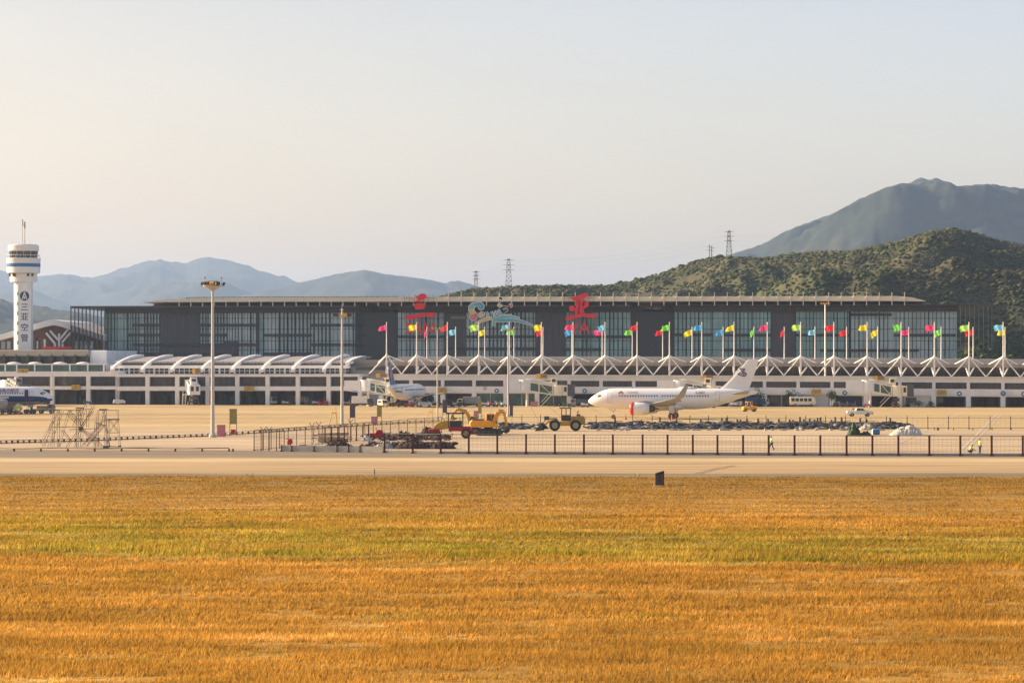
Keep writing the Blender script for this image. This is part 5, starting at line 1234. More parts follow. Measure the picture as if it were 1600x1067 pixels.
def wheel_loader():
    t = put('wheel_loader', 'yellow wheel loader with raised cab and front bucket facing left', 'wheel loader', 880, 673, 180)
    b = MB(); b.prism([(-3.4,1.0),(-1.3,.8),(-1.2,2.3),(-3.2,2.35),(-3.5,1.9)], -.85, .85); b.build('engine_hood', M['dust'], t, bevel=.08)
    b = MB(); b.prism([(-1.3,.8),(.6,.8),(.5,1.5),(-1.3,1.6)], -.8, .8); b.prism([(.5,.8),(2.0,.9),(1.9,1.7),(1.0,1.9),(.5,1.4)], -.55, .55); b.build('chassis', M['yellow'], t, bevel=.05)
    b = MB(); b.box(-1.2,.3,-.7,.7,1.6,1.95); b.box(-1.3,.6,-.82,.82,3.5,3.66)
    for x in (-1.15,-.45,.25):
        for y in (-.68,.68): b.bar((x,y,1.9),(x,y,3.52),.08,0,4)
    cb = b.build('cab', M['black'], t)
    b = MB(); b.box(-1.1,.2,-.6,.6,1.95,2.5); b.build('cab_window', M['autogls'], cb)
    b = MB(); b.bar((-2.3,.3,2.3),(-2.3,.3,3.0),.08); b.bar((-2.3,.3,3.0),(-2.45,.3,3.2),.07); b.box(-2.7,-2.1,-.4,.1,2.35,2.6); b.build('exhaust_pipe', M['dark'], t)
    for y in (-.55,.55): 
        b = MB(); b.bar((.9,y,1.9),(2.3,y,1.5),.13,0,4); b.bar((2.3,y,1.5),(3.2,y,.6),.13,0,4); b.build('lift_arm', M['dust'], t)
    b = MB(); b.bar((1.0,0,1.95),(2.6,0,1.9),.09); b.bar((2.6,0,2.0),(3.2,0,1.2),.07); b.box(2.2,3.0,-.35,.35,1.7,2.3); b.build('tilt_linkage', M['dark'], t)
    b = MB(); b.prism([(3.0,.15),(4.5,.02),(4.55,.08),(3.3,.35),(3.15,.7),(3.5,1.25),(3.35,1.35),(2.95,.9)], -1.25, 1.25)
    for y in (-1.25,1.2): b.prism([(3.0,.15),(4.4,.05),(3.45,1.3),(2.95,.85)], y, y+.05)
    b.build('bucket', M['dark'], t)
    for x in (-1.95,1.35):
        for y in (-.95,.95): wheel(t, x, y, .86, .5, rm='rim')
        for y in (-.95,.95): 
            b = MB(); pts = [(x+.98*math.cos(R(a)), .86+.98*math.sin(R(a))) for a in range(20,165,18)]+[(x+.90*math.cos(R(a)), .86+.90*math.sin(R(a))) for a in range(160,15,-18)]
            b.prism(pts, y-.25, y+.25); b.build('mudguard', M['dust'], t)
wheel_loader()
excavator('bright orange excavator with its arm reaching down to the right', 763, 680, 4, 'orange', [(.6,1.5),(1.35,3.15),(2.1,3.2)], (2.6,1.1), 'dark', s=1.08)
excavator('dusty yellow excavator with folded arm raised, behind the road roller', 743, 677.5, 186, 'yellow', [(.6,1.5),(1.5,3.6),(3.0,4.1)], (3.9,3.1), 'dust', s=.9)
def roller():
    t = put('road_roller', 'yellow road roller with dark roof and red drum frame at the front', 'road roller', 707, 684.5, 180); t.scale = (1.12,)*3
    b = MB(); b.prism([(.4,1.2),(2.3,1.0),(2.35,1.5),(1.6,2.1),(.4,2.3)], -.8, .8); b.build('engine_hood', M['yellow'], t, bevel=.08)
    b = MB(); b.prism([(-2.6,.9),(.5,.9),(.4,1.4),(-2.2,1.5)], -.8, .8); b.box(1.6,3.0,-1.0,1.0,.75,1.15); b.build('drum_frame', M['dred'], t, bevel=.05)
    b = MB(); b.box(-1.5,.8,-.9,.9,3.05,3.22)
    for x in (-1.3,.5):
        for y in (-.8,.8): b.bar((x,y,1.3),(x,y,3.1),.07,0,4)
    cb = b.build('canopy', M['black'], t)
    b = MB(); b.box(-1.2,.35,-.72,.72,1.4,2.2); b.build('cab_window', M['autogls'], cb)
    b = MB(); b.lathe([(.62,-.95),(.62,.95)], (2.1,0,.62), 22, 0, 'y'); b.build('drum', M['dark'], t)
    for y in (-.7,.7): wheel(t, -1.7, y, .62, .45, rm='dust')
    b = MB(); b.box(-2.7,-2.4,-.7,.7,1.0,1.4); b.build('counterweight', M['dark'], t)
roller()
# ================================================================== FENCES
def fence_run(name, label, pts, h, m_post, m_rail, pw=.09, group=None, wire=True, skirt=0.0, rails=(1.0,), rail_r=.04, vw=.45):
    """posts at ground points; one thing, posts as parts"""
    c = pts[len(pts)//2].copy(); t = thing(name, label, 'fence', tuple(c), 0, group)
    P = [p - c for p in pts]; Zv = Vector((0,0,1))
    for p in P:
        b = MB(); b.box(p.x-pw, p.x+pw, p.y-pw, p.y+pw, 0, h); b.box(p.x-pw*2, p.x+pw*2, p.y-pw*2, p.y+pw*2, 0, .12); b.build('post', M[m_post], t)
    b = MB()
    for a, q in zip(P, P[1:]):
        for r_ in rails: b.bar(a+Zv*(h*r_-rail_r), q+Zv*(h*r_-rail_r), rail_r, 0, 4)
    b.build('rail', M[m_rail], t)
    if wire:
        b = MB()
        for a, q in zip(P, P[1:]):
            n = max(2, int((q-a).length/vw))
            for i in range(1, n): p = a+(q-a)*(i/n); b.bar(p+Zv*.05, p+Zv*(h-.05), .008, 0, 3, caps=False)
            for k in range(1, 6): b.bar(a+Zv*h*k/6, q+Zv*h*k/6, .008, 0, 3, caps=False)
        b.build('wire_mesh', M['dark'], t, fix=False)
    if skirt:
        b = MB()
        for a, q in zip(P, P[1:]):
            d = (q-a).normalized(); n = Vector((-d.y,d.x,0))*.06
            b.hexa([a-n,q-n,q+n,a+n,a-n+Zv*skirt,q-n+Zv*skirt,q+n+Zv*skirt,a+n+Zv*skirt])
        b.build('kerb_panel', M['conc'], t)
    return t
def ybase(px): return lerp([(400,704.5),(560,706.5),(700,708.8),(900,709.6),(1100,710.5),(1350,711.8),(1600,712.5)], px)
NP = [600.8,645,688.6,732.5,777,822,867,912.4,957.6,1004,1043,1082.5,1121,1161,1201,1241.4,1281.7,1322.7,1363,1403.6,1452,1500.4,1549.4,1598,1646]
fence_run('construction_fence', 'dark posted fence with a pale top rail running across in front of the building site', [gp(x, ybase(x)) for x in NP], 2.28, 'rust', 'tan', pw=.11, rails=(1.0,), rail_r=.05, skirt=.28)
fence_run('low_block_wall', 'low pale concrete block wall with short posts at the left front of the site', [gp(x, ybase(x)) for x in (440,456,491,527,545,563,600.2)], .72, 'dark', 'conc', skirt=.68, wire=False)
BP = [790,815.5,844.5,931.5,961,988.5,1019,1048,1078,1107,1137,1167,1197,1228,1259,1290,1321,1353,1385,1417.4,1449.8,1481.9,1514,1547,1579,1612]
fence_run('rear_site_fence', 'thin fence with slim dark posts behind the rubble row, in front of the white airliner', [gp(x, 668.5+(x-790)*.0028) for x in BP], 2.15, 'black', 'dark', pw=.055, rails=(.86,), rail_r=.03, vw=.8)
fence_run('far_rail_fence', 'low horizontal rail fence at the right behind the rubble', [gp(x, 671.5) for x in range(1430, 1640, 30)], .35, 'rust', 'rust', pw=.05, rails=(1.0,), rail_r=.05, wire=False)
dg = [gp(397+(690-397)*k/22, 704-(704-676)*k/22) for k in range(23)]
fence_run('chain_link_fence', 'greyish chain link fence running diagonally away at the left of the site', dg, 2.45, 'scaf', 'dark', pw=.045, rails=(1.0,.05), vw=.28)
fence_run('chain_link_fence', 'short front return of the chain link fence at the left corner', [gp(x, 704+(x-397)*.01) for x in (397,408,420,432,444)], 2.45, 'scaf', 'dark', pw=.045, rails=(1.0,), vw=.25)
dg2 = [gp(690+(790-690)*k/7, 676-(676-668.5)*k/7) for k in range(8)]
fence_run('rear_site_fence', 'thin fence continuing behind the road roller and excavators', dg2, 2.2, 'dark', 'dark', pw=.05, rails=(1.0,), vw=.5)
fence_run('brown_gate_frame', 'dark brown open frame of posts standing in the diagonal fence', [gp(x, 690.5-(x-508)*.05) for x in (508,518,528,538,548,557,567,576)], 2.05, 'rust', 'rust', pw=.09, rails=(1.0,), wire=False, rail_r=.06)
def y_post(label, px, yb, h):
    c = gp(px, yb); t = thing('barbed_post', label, 'post', tuple(c), 0, 'posts with forked tops along the diagonal fence')
    b = MB(); b.bar((0,0,0),(0,0,h),.07,0,6); b.build('post', M['scaf'], t)
    b = MB(); b.bar((0,0,h-.05),(-.33,0,h+.45),.045,0,5); b.bar((0,0,h-.05),(.33,0,h+.45),.045,0,5); b.build('forked_top', M['dark'], t)
y_post('forked top post, leftmost of the pair at the fence corner', 411.3, 703.5, 2.35); y_post('forked top post, right one of the pair at the fence corner', 420.5, 703.8, 2.4)
y_post('forked top post left of the yellow ladder', 487.5, 697, 2.5); y_post('forked top post nearest the yellow ladder', 498, 695, 2.5); y_post('tall forked top post below the dark board', 547.5, 690.5, 2.6)
# low barrier of planks and blocks from the left edge to the pink boards
c = gp(340, 684); t = thing('plank_barrier', 'low plank barrier with pale gaps running from the left edge past the tallest mast', 'barrier', tuple(c))
def lb(px): return gp(px, lerp([(-30,694.5),(0,693),(120,690),(330,681.5),(400,677),(560,665.5),(690,658.5)], px))-c
b = MB(); xs = list(range(-30, 700, 20))
for a, q in zip(xs, xs[1:]):
    p, r_ = lb(a), lb(q); b.bar(p+Vector((0,0,.4)), r_+Vector((0,0,.4)), .045, 0, 4); b.bar(p+Vector((0,0,.1)), r_+Vector((0,0,.1)), .09, 0, 4)
b.build('plank', M['scaf'], t)
for a in range(-26, 695, 9):
    p = lb(a); b = MB(); b.box(p.x-.12,p.x+.12,p.y-.1,p.y+.1,.0,.4); b.build('block', M['rust' if (a//9) % 4 else 'conc'], t)
c = gp(180, 704); t = thing('low_cable_rail', 'very low dark rail with short feet at the left front of the apron', 'rail', tuple(c))
b = MB(); xs = list(range(-20, 366, 14))
for a, q in zip(xs, xs[1:]): b.bar(gp(a,704.2+.6*math.sin(a*.05))-c+Vector((0,0,.3)), gp(q,704.2+.6*math.sin(q*.05))-c+Vector((0,0,.3)), .05, 0, 5)
b.build('rail', M['dark'], t)
for a in xs[::3]+[364]:
    p = gp(a, 705)-c; b = MB(); b.box(p.x-.1,p.x+.1,p.y-.1,p.y+.1,0,.3); b.build('foot', M['rust'], t)

# ================================================================== BOARDS, LADDERS, SMALL POSTS
def board(label, x0, x1, yt, yb, yg, m, box=None, grp='notice boards and panels on the site'):
    c = gp((x0+x1)/2, yg); s = F/c.y; w_ = (x1-x0)/s; z0 = H+(Y0-yb)/s; z1 = H+(Y0-yt)/s
    t = thing('notice_board', label, 'board', tuple(c), 0, grp)
    b = MB(); b.box(-w_/2, w_/2, -.05, .05, max(.02, z0), z1); b.build('panel', M[m], t, bevel=.02)
    b = MB()
    for x in (-w_/2+.04, w_/2-.04): b.bar((x,.07,0),(x,.07,z1+.05),.05,0,6)
    b.build('leg', M['black'], t)
    b = MB(); b.box(-w_/2-.04,w_/2+.04,-.07,.07,z1,z1+.07); b.build('top_frame', M['dark'], t)
    if box: b = MB(); b.box(-w_*.3,w_*.35,-.15,.15,.25,.9); b.build('red_box', M['dred'], t)
board('pinkish board at the foot of the tallest floodlight mast', 339, 352, 664.5, 682, 682.5, 'pinkb')
board('tall olive board with red box underneath, right of the tallest mast', 358.5, 370, 639.5, 662.5, 680.5, 'olive', True)
board('tall dark purple board on legs right of the pale mast', 546.5, 555, 632, 652.5, 664.5, 'purpb')
board('olive board on legs behind the small pink board', 589, 596.5, 633, 651, 664, 'olive')
board('small pink board below the olive board', 580, 590, 651.5, 663, 664, 'pinkb')
board('dark board on legs between thin mast and road roller', 691.5, 698.5, 625, 645, 656.5, 'purpb')
board('tan board standing behind the excavators', 747, 752.5, 624, 646, 655, 'olive')
board('small dark pink board between the two excavators', 740, 747.5, 642.5, 650, 655.5, 'pinkb')
board('dark panel right behind the thin mast near the excavator arm', 796.5, 801.5, 632, 650, 651, 'purpb')
board('pink panel at the foot of the middle boarding bridge', 829, 840, 627.5, 635, 635.3, 'pinkb')
board('purple panel beside the right hand boarding bridge', 1393, 1398, 628, 635.5, 636, 'pinkb')
def ladder(label, px, yt, yg, w_=.9, lean=.9):
    c = gp(px, yg); s = F/c.y; h = H+(Y0-yt)/s; t = thing('yellow_stepladder', label, 'ladder', tuple(c), 0, 'yellow stepladders on the apron')
    b = MB()
    for y in (-.45,.45): b.bar((-w_,y,0),(-.2,y,h),.045); b.bar((w_*.6,y,0),(.25,y,h),.045); b.bar((-.2,y,h-.9),(.3,y,h-.9),.04)
    b.bar((-.2,-.45,h),(-.2,.45,h),.04); b.build('frame', M['yframe'], t)
    b = MB(); n = 8
    for k in range(n): q = (k+.5)/n*.82; b.box(-w_+(w_-.2)*q-.12,-w_+(w_-.2)*q+.16,-.45,.45,h*q-.03,h*q+.03)
    b.build('step', M['yframe'], t)
    b = MB(); b.box(-.25,.35,-.5,.5,h*.74,h*.77); b.build('platform', M['yframe'], t)
ladder('yellow stepladder just left of the pale mast', 522, 637, 667.5); ladder('yellow stepladder frame left of the thin mast', 673, 637, 661, .7)
def stand_frame(label, px, yg, fn):
    c = gp(px, yg); t = thing('maintenance_stand', label, 'stand', tuple(c), 0, 'tubular maintenance stands at the left'); fn(t, F/c.y)
def q3(cx, s, yg): return lambda x, y, d=0: Vector(((x-cx)/s, d, (yg-y)/s))
def stairs_tower(t, s):
    P = q3(88, s, 699); 
    for d in (-.7,.7):
        b = MB()
        for a, q in (((67,698),(84,655)),((84,655),(92,640)),((76,698),(98,642)),((83,698),(84,640)),((91,698),(92,640)),((84,667),(125,667)),((92,640),(122,641)),((92,698),(108,642)),((108,642),(125,660)),((96,671),(112,690)),((66,694),(66,686)),((84,655),(66,688))): b.bar(P(*a,d), P(*q,d), .038, 0, 5)
        b.build('side_frame', M['scaf' if d > 0 else 'scafp'], t)
    b = MB()
    for k in range(11):
        x, y = 69+(93-69)*k/11, 696-(696-642)*k/11; b.box(P(x,y).x-.05, P(x+4,y).x, -.7, .7, P(x,y).z-.02, P(x,y).z+.02)
    b.build('step', M['scafp'], t)
    b = MB(); b.box(P(83,0).x, P(93,0).x, -.7, .7, P(0,641).z, P(0,639.5).z); b.build('platform', M['dark'], t)
def mid_tower(t, s):
    P = q3(125, s, 699)
    for d in (-.8,.8):
        b = MB()
        for a, q in (((121,698),(121,637)),((128,698),(128,637)),((121,637),(128,665)),((128,637),(115,665)),((105,698),(145,641)),((104,645),(150,690)),((108,642),(148,638)),((110,671),(155,669)),((127,670),(118,698)),((127,670),(152,696)),((137,640),(137,668)),((145,641),(127,668)),((134,633),(127,655)),((146,633),(136,655))): b.bar(P(*a,d), P(*q,d), .036, 0, 5)
        b.build('side_frame', M['scafp' if d > 0 else 'scaf'], t)
    b = MB()
    for y in (698,668,640): 
        for x in (121,128): b.bar(P(x,y,-.8), P(x,y,.8), .03, 0, 5)
    b.build('cross_tube', M['scaf'], t)
    b = MB(); b.box(P(120,0).x, P(130,0).x, -.8, .8, P(0,638).z, P(0,636.5).z); b.ball(P(126,670), .28, 0, 8, 6, .3); b.build('platform', M['dark'], t)
def a_frame(t, s):
    P = q3(160, s, 699)
    for d in (-.6,.6):
        b = MB()
        for a, q in (((153,698),(153,640)),((165,698),(165,640)),((155,668),(162,641)),((170,698),(162,641)),((130,694),(162,655)),((135,697),(165,662)),((140,675),(160,697)),((150,660),(165,665)),((148,700),(150,650)),((167,698),(168,655))): b.bar(P(*a,d), P(*q,d), .036, 0, 5)
        b.build('side_frame', M['scaf' if d > 0 else 'scafp'], t)
    b = MB()
    for k in range(9): x, y = 133+(163-133)*k/9, 694-(694-657)*k/9; b.box(P(x,y).x-.06, P(x+3.4,y).x, -.6, .6, P(x,y).z-.02, P(x,y).z+.02)
    b.build('step', M['pinkb'], t)
    b = MB(); b.box(P(156,0).x, P(167,0).x, -.6, .6, P(0,639.8).z, P(0,638.3).z); b.box(P(162,0).x, P(170,0).x,-.4,.4,0,.25); b.build('platform', M['dark'], t)
def small_stand(t, s):
    P = q3(178, s, 698)
    for d in (-.6,.6):
        b = MB()
        for a, q in (((170,697),(170,655)),((187,697),(184,655)),((171,656),(184,674)),((184,656),(171,674)),((170,676),(185,676)),((170,697),(188,698)),((184,655),(184,641)),((184,641),(155,641))): b.bar(P(*a,d), P(*q,d), .034, 0, 5)
        b.build('side_frame', M['scaf' if d > 0 else 'scafp'], t)
    b = MB(); b.box(P(169,0).x, P(185.5,0).x, -.65, .65, P(0,656).z, P(0,654.3).z); b.build('table_top', M['dark'], t)
    for x in (170,187):
        for d in (-.6,.6): b = MB(); b.lathe([(.1,-.04),(.1,.04)], (P(x,0).x,d,.1), 10, 0, 'y'); b.build('caster', M['black'], t)
stand_frame('tubular stair stand, leftmost of the scaffold cluster', 88, 699, stairs_tower); stand_frame('tall crossed tube stand in the middle of the scaffold cluster', 125, 699, mid_tower)
stand_frame('stand with sloping pinkish steps right of the crossed tubes', 160, 699.5, a_frame); stand_frame('small table height stand at the right end of the scaffold cluster', 178, 698, small_stand)

def simple(name, label, cat, px, py, m, fn, group=None, part=None, bevel=0):
    b = MB(); fn(b); o = b.build(name, M[m], None, bevel=bevel); o.location = gp(px, py); return tag(o, label, cat, group)
# dark cabinet in the grass edge
c = gp(1030.5, 758.5); t = thing('equipment_cabinet', 'black slanted top cabinet board standing at the grass edge', 'cabinet', tuple(c))
b = MB(); b.prism([(-.36,0),(.38,0),(.38,1.24),(-.36,1.02)], -.14, .14); b.build('body', M['black'], t, bevel=.02)
b = MB(); b.box(-.30,-.02,-.165,-.14,.12,.95); b.box(.02,.32,-.165,-.14,.12,.95); b.build('door', M['dark'], t)
b = MB(); b.box(-.5,.52,-.3,.3,-.01,.06); b.build('plinth', M['conc'], t)
simple('marker_post', 'short dark post at the edge of the service road', 'post', 585, 741.5, 'dark', lambda b: (b.bar((0,0,0),(0,0,.46),.05,0,6), b.ball((0,0,.46),.06,0,8,6)))
for i, (px, l) in enumerate(((391,'near the middle left'),(995,'left of the black cabinet'))):
    c = gp(px if px > 900 else 1600*0.62+0, 751) if False else gp(px, 747.5)
    t = thing('dry_weed', f'thin dry weed standing at the grass edge {l}', 'plant', tuple(c)); b = MB(); rg = random.Random(i)
    for k in range(14): a = rg.uniform(0,6.28); b.bar((0,0,0),(math.cos(a)*.35,math.sin(a)*.2,rg.uniform(.3,.6)),.012,0,3)
    b.build('stem', M['olive'], t)

# ================================================================== PILES AND RUBBLE
def heap(name, label, cat, x0, x1, yt, yg, m, seed=0, depth=2.0, rough=.5, group=None, sk=0.0):
    c = gp((x0+x1)/2, yg); s = F/c.y; w_ = (x1-x0)/s/2; h = H+(Y0-yt)/s; rg = random.Random(seed); n, mm = 26, 12; vs = []
    for j in range(mm+1):
        for i in range(n+1):
            x = -w_+2*w_*i/n; y = -depth+2*depth*j/mm
            xn = (x/w_-sk)/(1-sk if x/w_ > sk else 1+sk); e = max(0, 1-xn**2)**.7*max(0, 1-(y/depth)**2)**.7
            k = noise.noise(Vector((x*1.1+seed, y*1.1, seed)))+1.0*noise.noise(Vector((x*3+seed, y*3, seed)))
            vs.append((x+rg.uniform(-.06,.06), y, max(-.03, e*h*(.92+rough*k+rg.uniform(-.5,.5)*rough*.6)-.02)))
    b = MB(); b.add(vs, [(j*(n+1)+i,j*(n+1)+i+1,(j+1)*(n+1)+i+1,(j+1)*(n+1)+i) for j in range(mm) for i in range(n)])
    o = b.build(name, M[m], None, smooth=False, fix=False); o.location = c; return tag(o, label, cat, group)
G3 = 'dark soil heaps on the site'
heap('soil_heap', 'long dark soil heap just right of the thin mast, nearest the fence', 'soil heap', 671, 712, 688.5, 700.5, 'soil', 1, group=G3)
heap('soil_heap', 'dark soil heap touching the fence post left of the longest heap', 'soil heap', 619, 672, 687.5, 700.5, 'soil', 2, group=G3)
heap('soil_heap', 'flat dark soil heap behind the low block wall', 'soil heap', 556, 583, 694.5, 701, 'soil', 3, group=G3)
heap('soil_heap', 'dark reddish heap below the stack of brown frames', 'soil heap', 503, 556, 690.5, 701, 'soil', 4, group=G3)
heap('soil_heap', 'dark rubble heap behind, left of the road roller', 'soil heap', 653, 686, 669.5, 682, 'soil', 5, group=G3, rough=.7)
heap('sand_heap', 'pale sand heap between the dark soil heaps', 'sand heap', 583, 615, 691, 700.5, 'tan', 6)
heap('sand_heap', 'small tan sand heap at the right end of the rubble row', 'sand heap', 1343, 1368, 663, 671, 'tan', 7)
heap('white_pile', 'small white sheet pile left of the red machine', 'pile', 564, 582, 681, 688.5, 'tarp', 8, depth=1)
heap('brush_heap', 'dark heap of brush and scrap right of the red machine', 'heap', 608, 650, 676, 686, 'soil', 9, rough=.8)
o = heap('tarp_heap', 'large white tarpaulin covered heap at the right end of the rubble row', 'covered heap', 1391, 1439, 664.5, 679.5, 'tarp', 11, depth=2.2, rough=.3, sk=.45)
heap('trash_heap', 'dark green and black rubbish heap in front of the rubble row', 'heap', 1323, 1346, 667.5, 681, 'leaf', 12, depth=1.2, rough=.9)
heap('trash_heap', 'lower dark rubbish heap just left of the blue barrel', 'heap', 1343, 1362, 675, 681, 'black', 13, depth=1.0, rough=.9)
simple('barrel', 'blue and white barrel lying left of the white tarpaulin heap', 'barrel', 1369, 678.8, 'pblue', lambda b: b.lathe([(.0,-.5),(.38,-.5),(.40,-.2),(.40,.2),(.38,.5),(.0,.5)], (0,0,.38), 16, 0, 'x', caps=False))
o = simple('white_drum', 'white drum beside the blue barrel', 'drum', 1366, 678.6, 'white', lambda b: b.lathe([(.34,0),(.36,.1),(.36,.7),(.30,.78)], (0,0,0), 14))
t = put('red_site_machine', 'small dark red machine among the soil heaps', 'machine', 590, 688, 0)
b = MB(); b.box(-1.1,1.0,-.6,.6,.35,1.0); b.prism([(-.3,1.0),(.8,1.0),(.6,1.45),(-.1,1.45)], -.5, .5); b.build('body', M['dred'], t, bevel=.08)
for x in (-.7,.7):
    for y in (-.6,.6): wheel(t, x, y, .33, .22)
b = MB(); b.bar((1.0,0,.8),(1.9,0,1.1),.05); b.bar((-.2,0,1.4),(-.2,0,1.8),.05); b.build('handle', M['black'], t)
t = put('steel_frame_stack', 'stack of rusty brown steel frames lying beside the diagonal fence', 'steel stack', 522, 692.5, 0); rg = random.Random(2)
for k in range(9):
    b = MB(); z = .12+k*.14; x0 = -2.4+rg.uniform(-.5,.5); y = rg.uniform(-.3,.3); L_ = rg.uniform(3.6,4.8)
    for yy in (-.6,.6): b.bar((x0,y+yy,z),(x0+L_,y+yy,z+rg.uniform(-.05,.12)),.05,0,4)
    for q in range(6): b.bar((x0+L_*q/5,y-.6,z),(x0+L_*q/5,y+.6,z+.02),.04,0,4)
    b.build('frame', M['rust'], t)
t = put('white_trestle', 'crossed white sticks standing behind the low block wall', 'trestle', 497, 702, 0)
b = MB(); b.bar((-.75,0,1.05),(.1,0,.05),.05,0,5); b.bar((-.1,0,1.1),(.75,0,.05),.05,0,5); b.bar((-.7,.1,.3),(-.1,.1,1.1),.04,0,5); b.build('stick', M['white'], t)
t = put('cement_mixer', 'small dark red cement mixer behind the chain link fence corner', 'mixer', 452, 701, 0)
b = MB(); b.lathe([(.1,-.35),(.34,-.2),(.38,.1),(.22,.4)], (0,0,.85), 14, 0, 'x'); b.build('drum', M['dred'], t)
b = MB(); b.bar((-.4,0,0),(0,0,.8),.05); b.bar((.4,0,0),(0,0,.8),.05); b.bar((-.5,0,1.2),(.5,0,1.2),.03); b.build('leg', M['dark'], t)
t = put('black_bucket', 'black tub beside the white sticks', 'tub', 472, 702, 0); b = MB(); b.lathe([(.28,0),(.36,.55),(.33,.55),(.25,.05)], (0,0,0), 14, caps=False); b.build('tub', M['navy'], t)
b = MB(); b.bar((-.34,0,.55),(0,0,.8),.015); b.bar((.34,0,.55),(0,0,.8),.015); b.build('handle', M['dark'], t)
simple('plastic_can', 'small white can at the foot of the crossed white sticks', 'can', 488, 702.5, 'white', lambda b: b.lathe([(.14,0),(.15,.3),(.06,.36),(.06,.42)], (0,0,0), 12))
simple('dark_box', 'small dark box on the open ground right of the tarpaulin heap', 'box', 1465.5, 672, 'black', lambda b: b.box(-.16,.16,-.15,.15,0,.42), bevel=.02)
# rubble row: uncountable lumps
rg = random.Random(21); b = MB()
def lumps(x0, x1, yc, n, hmax, dmax):
    for k in range(n):
        px = rg.uniform(x0, x1); c = gp(px, yc); d = rg.gauss(0, dmax); e = math.exp(-(d/dmax)**2*.6)*(.6+.5*noise.noise(Vector((px*.05,0,1))))
        r = rg.uniform(.18,.55); z = max(0, e*hmax*rg.uniform(.2,1))
        mi = rg.choice((0,0,0,1,1,2,3)) if rg.random() < .9 else 4
        b.ball((c.x, c.y+d, z*.75+.05), (r*rg.uniform(1,2.2), r, r*rg.uniform(.45,.8)), mi, 7, 5, .28)
lumps(785, 848, 669.5, 320, 1.5, 1.8); lumps(920, 1420, 669.2, 3400, 1.7, 2.3)
for k in range(40):
    px = rg.uniform(930, 1400); c = gp(px, 672.3); b.cbox((c.x, c.y, .14), (rg.uniform(.3,.9), .4, .28), 4, Matrix.Rotation(rg.uniform(-.3,.3),3,'Z'))
tag(b.build('rubble_row', [M['rubble'], mat('blue_grey_rubble',(.065,.078,.095),.8,c2=(.02,.025,.033)), M['black'], M['dkpanel'], mat('pale_rubble',(.48,.45,.40),.8,c2=(.3,.28,.25))], None), 'long low row of dark grey rubble and wrapped bundles with pale bits', 'rubble', kind='stuff')
b = MB()
for k in range(700):
    px = rg.triangular(560, 712, 660); py = rg.choice((rg.uniform(696, 700), rg.uniform(682, 688))); c = gp(px, py); r = rg.uniform(.1, .32)
    if rg.random() < .12: b.bar((c.x,c.y,.2), (c.x+rg.uniform(-.9,.9), c.y+rg.uniform(-.4,.4), rg.uniform(.1,.9)), .035, rg.choice((0,1)), 4)
    else: b.ball((c.x, c.y, rg.uniform(0,.45)), (r*rg.uniform(1,1.8), r, r*.7), rg.choice((0,0,0,1,2)), 6, 5, .3)
tag(b.build('scrap_debris', [M['soil'], M['rust'], M['dkpanel']], None), 'dark red brown debris scattered among the soil heaps left of the road roller', 'debris', kind='stuff')
for i, px in enumerate((961,1002,1031,1057,1095,1128,1135,1152,1157,1167,1184.5,1200,1217,1233.6,1239,1250,1256,1265,1272.6,1277.5,1282,1299,1305,1315,1344,1354,1391)):
    c = gp(px, 660.5); o = ORD + ['twenty first','twenty second','twenty third','twenty fourth','twenty fifth','twenty sixth','last']
    t = thing('stub_post', f'dark stub post behind the rubble row, {(ORD[:20]+o[21:])[i] if i < 27 else "last"} from the left', 'post', tuple(c), 0, 'dark stub posts behind the rubble row'); r2 = random.Random(i)
    h = .7+r2.uniform(-.25,.4); m_ = 'dark' if i % 5 else 'rust'
    b = MB(); b.box(-.16,.16,-.14,.14,0,h); b.build('post', M[m_], t, bevel=.02)
    b = MB(); b.box(-.16,r2.uniform(.4,1.7),-.1,.1,.2,.32); b.box(-.35,.35,-.3,.3,0,.12); b.build('foot_beam', M['black'], t)
for px, y, l in ((1050,655.5,'red and white cone beside the airliner main wheels'),(977.5,655,'small red cone under the airliner engine')):
    t = put('traffic_cone', l, 'cone', px, y, 0, 'red cones around the airliner')
    b = MB(); b.lathe([(.22,.05),(.05,.95),(.02,.97)], (0,0,0), 12); b.build('cone', M['redp'], t); b = MB(); b.box(-.3,.3,-.3,.3,0,.06); b.build('base', M['black'], t)
    b = MB(); b.lathe([(.155,.38),(.115,.58)], (0,0,0), 12); b.build('white_band', M['white'], t)

# ================================================================== PEOPLE
def skin_mesh(nodes, edges, m, name, parent, sub=1):
    me = bpy.data.meshes.new(name); ks = list(nodes); me.from_pydata([nodes[k][0] for k in ks], [(ks.index(a), ks.index(b_)) for a, b_ in edges], [])
    o = bpy.data.objects.new(name, me); COL.objects.link(o); md = o.modifiers.new('skin','SKIN'); md.use_smooth_shade = True
    for i, k in enumerate(ks): r_ = nodes[k][1]; me.skin_vertices[0].data[i].radius = r_ if hasattr(r_,'__len__') else (r_, r_)
    me.skin_vertices[0].data[0].use_root = True
    s_ = o.modifiers.new('sub','SUBSURF'); s_.levels = s_.render_levels = sub
    dg_ = bpy.context.evaluated_depsgraph_get(); m2 = bpy.data.meshes.new_from_object(o.evaluated_get(dg_)); bpy.data.objects.remove(o)
    m2.materials.clear(); m2.materials.append(m); o = bpy.data.objects.new(name, m2); COL.objects.link(o); o.parent = parent
    return o
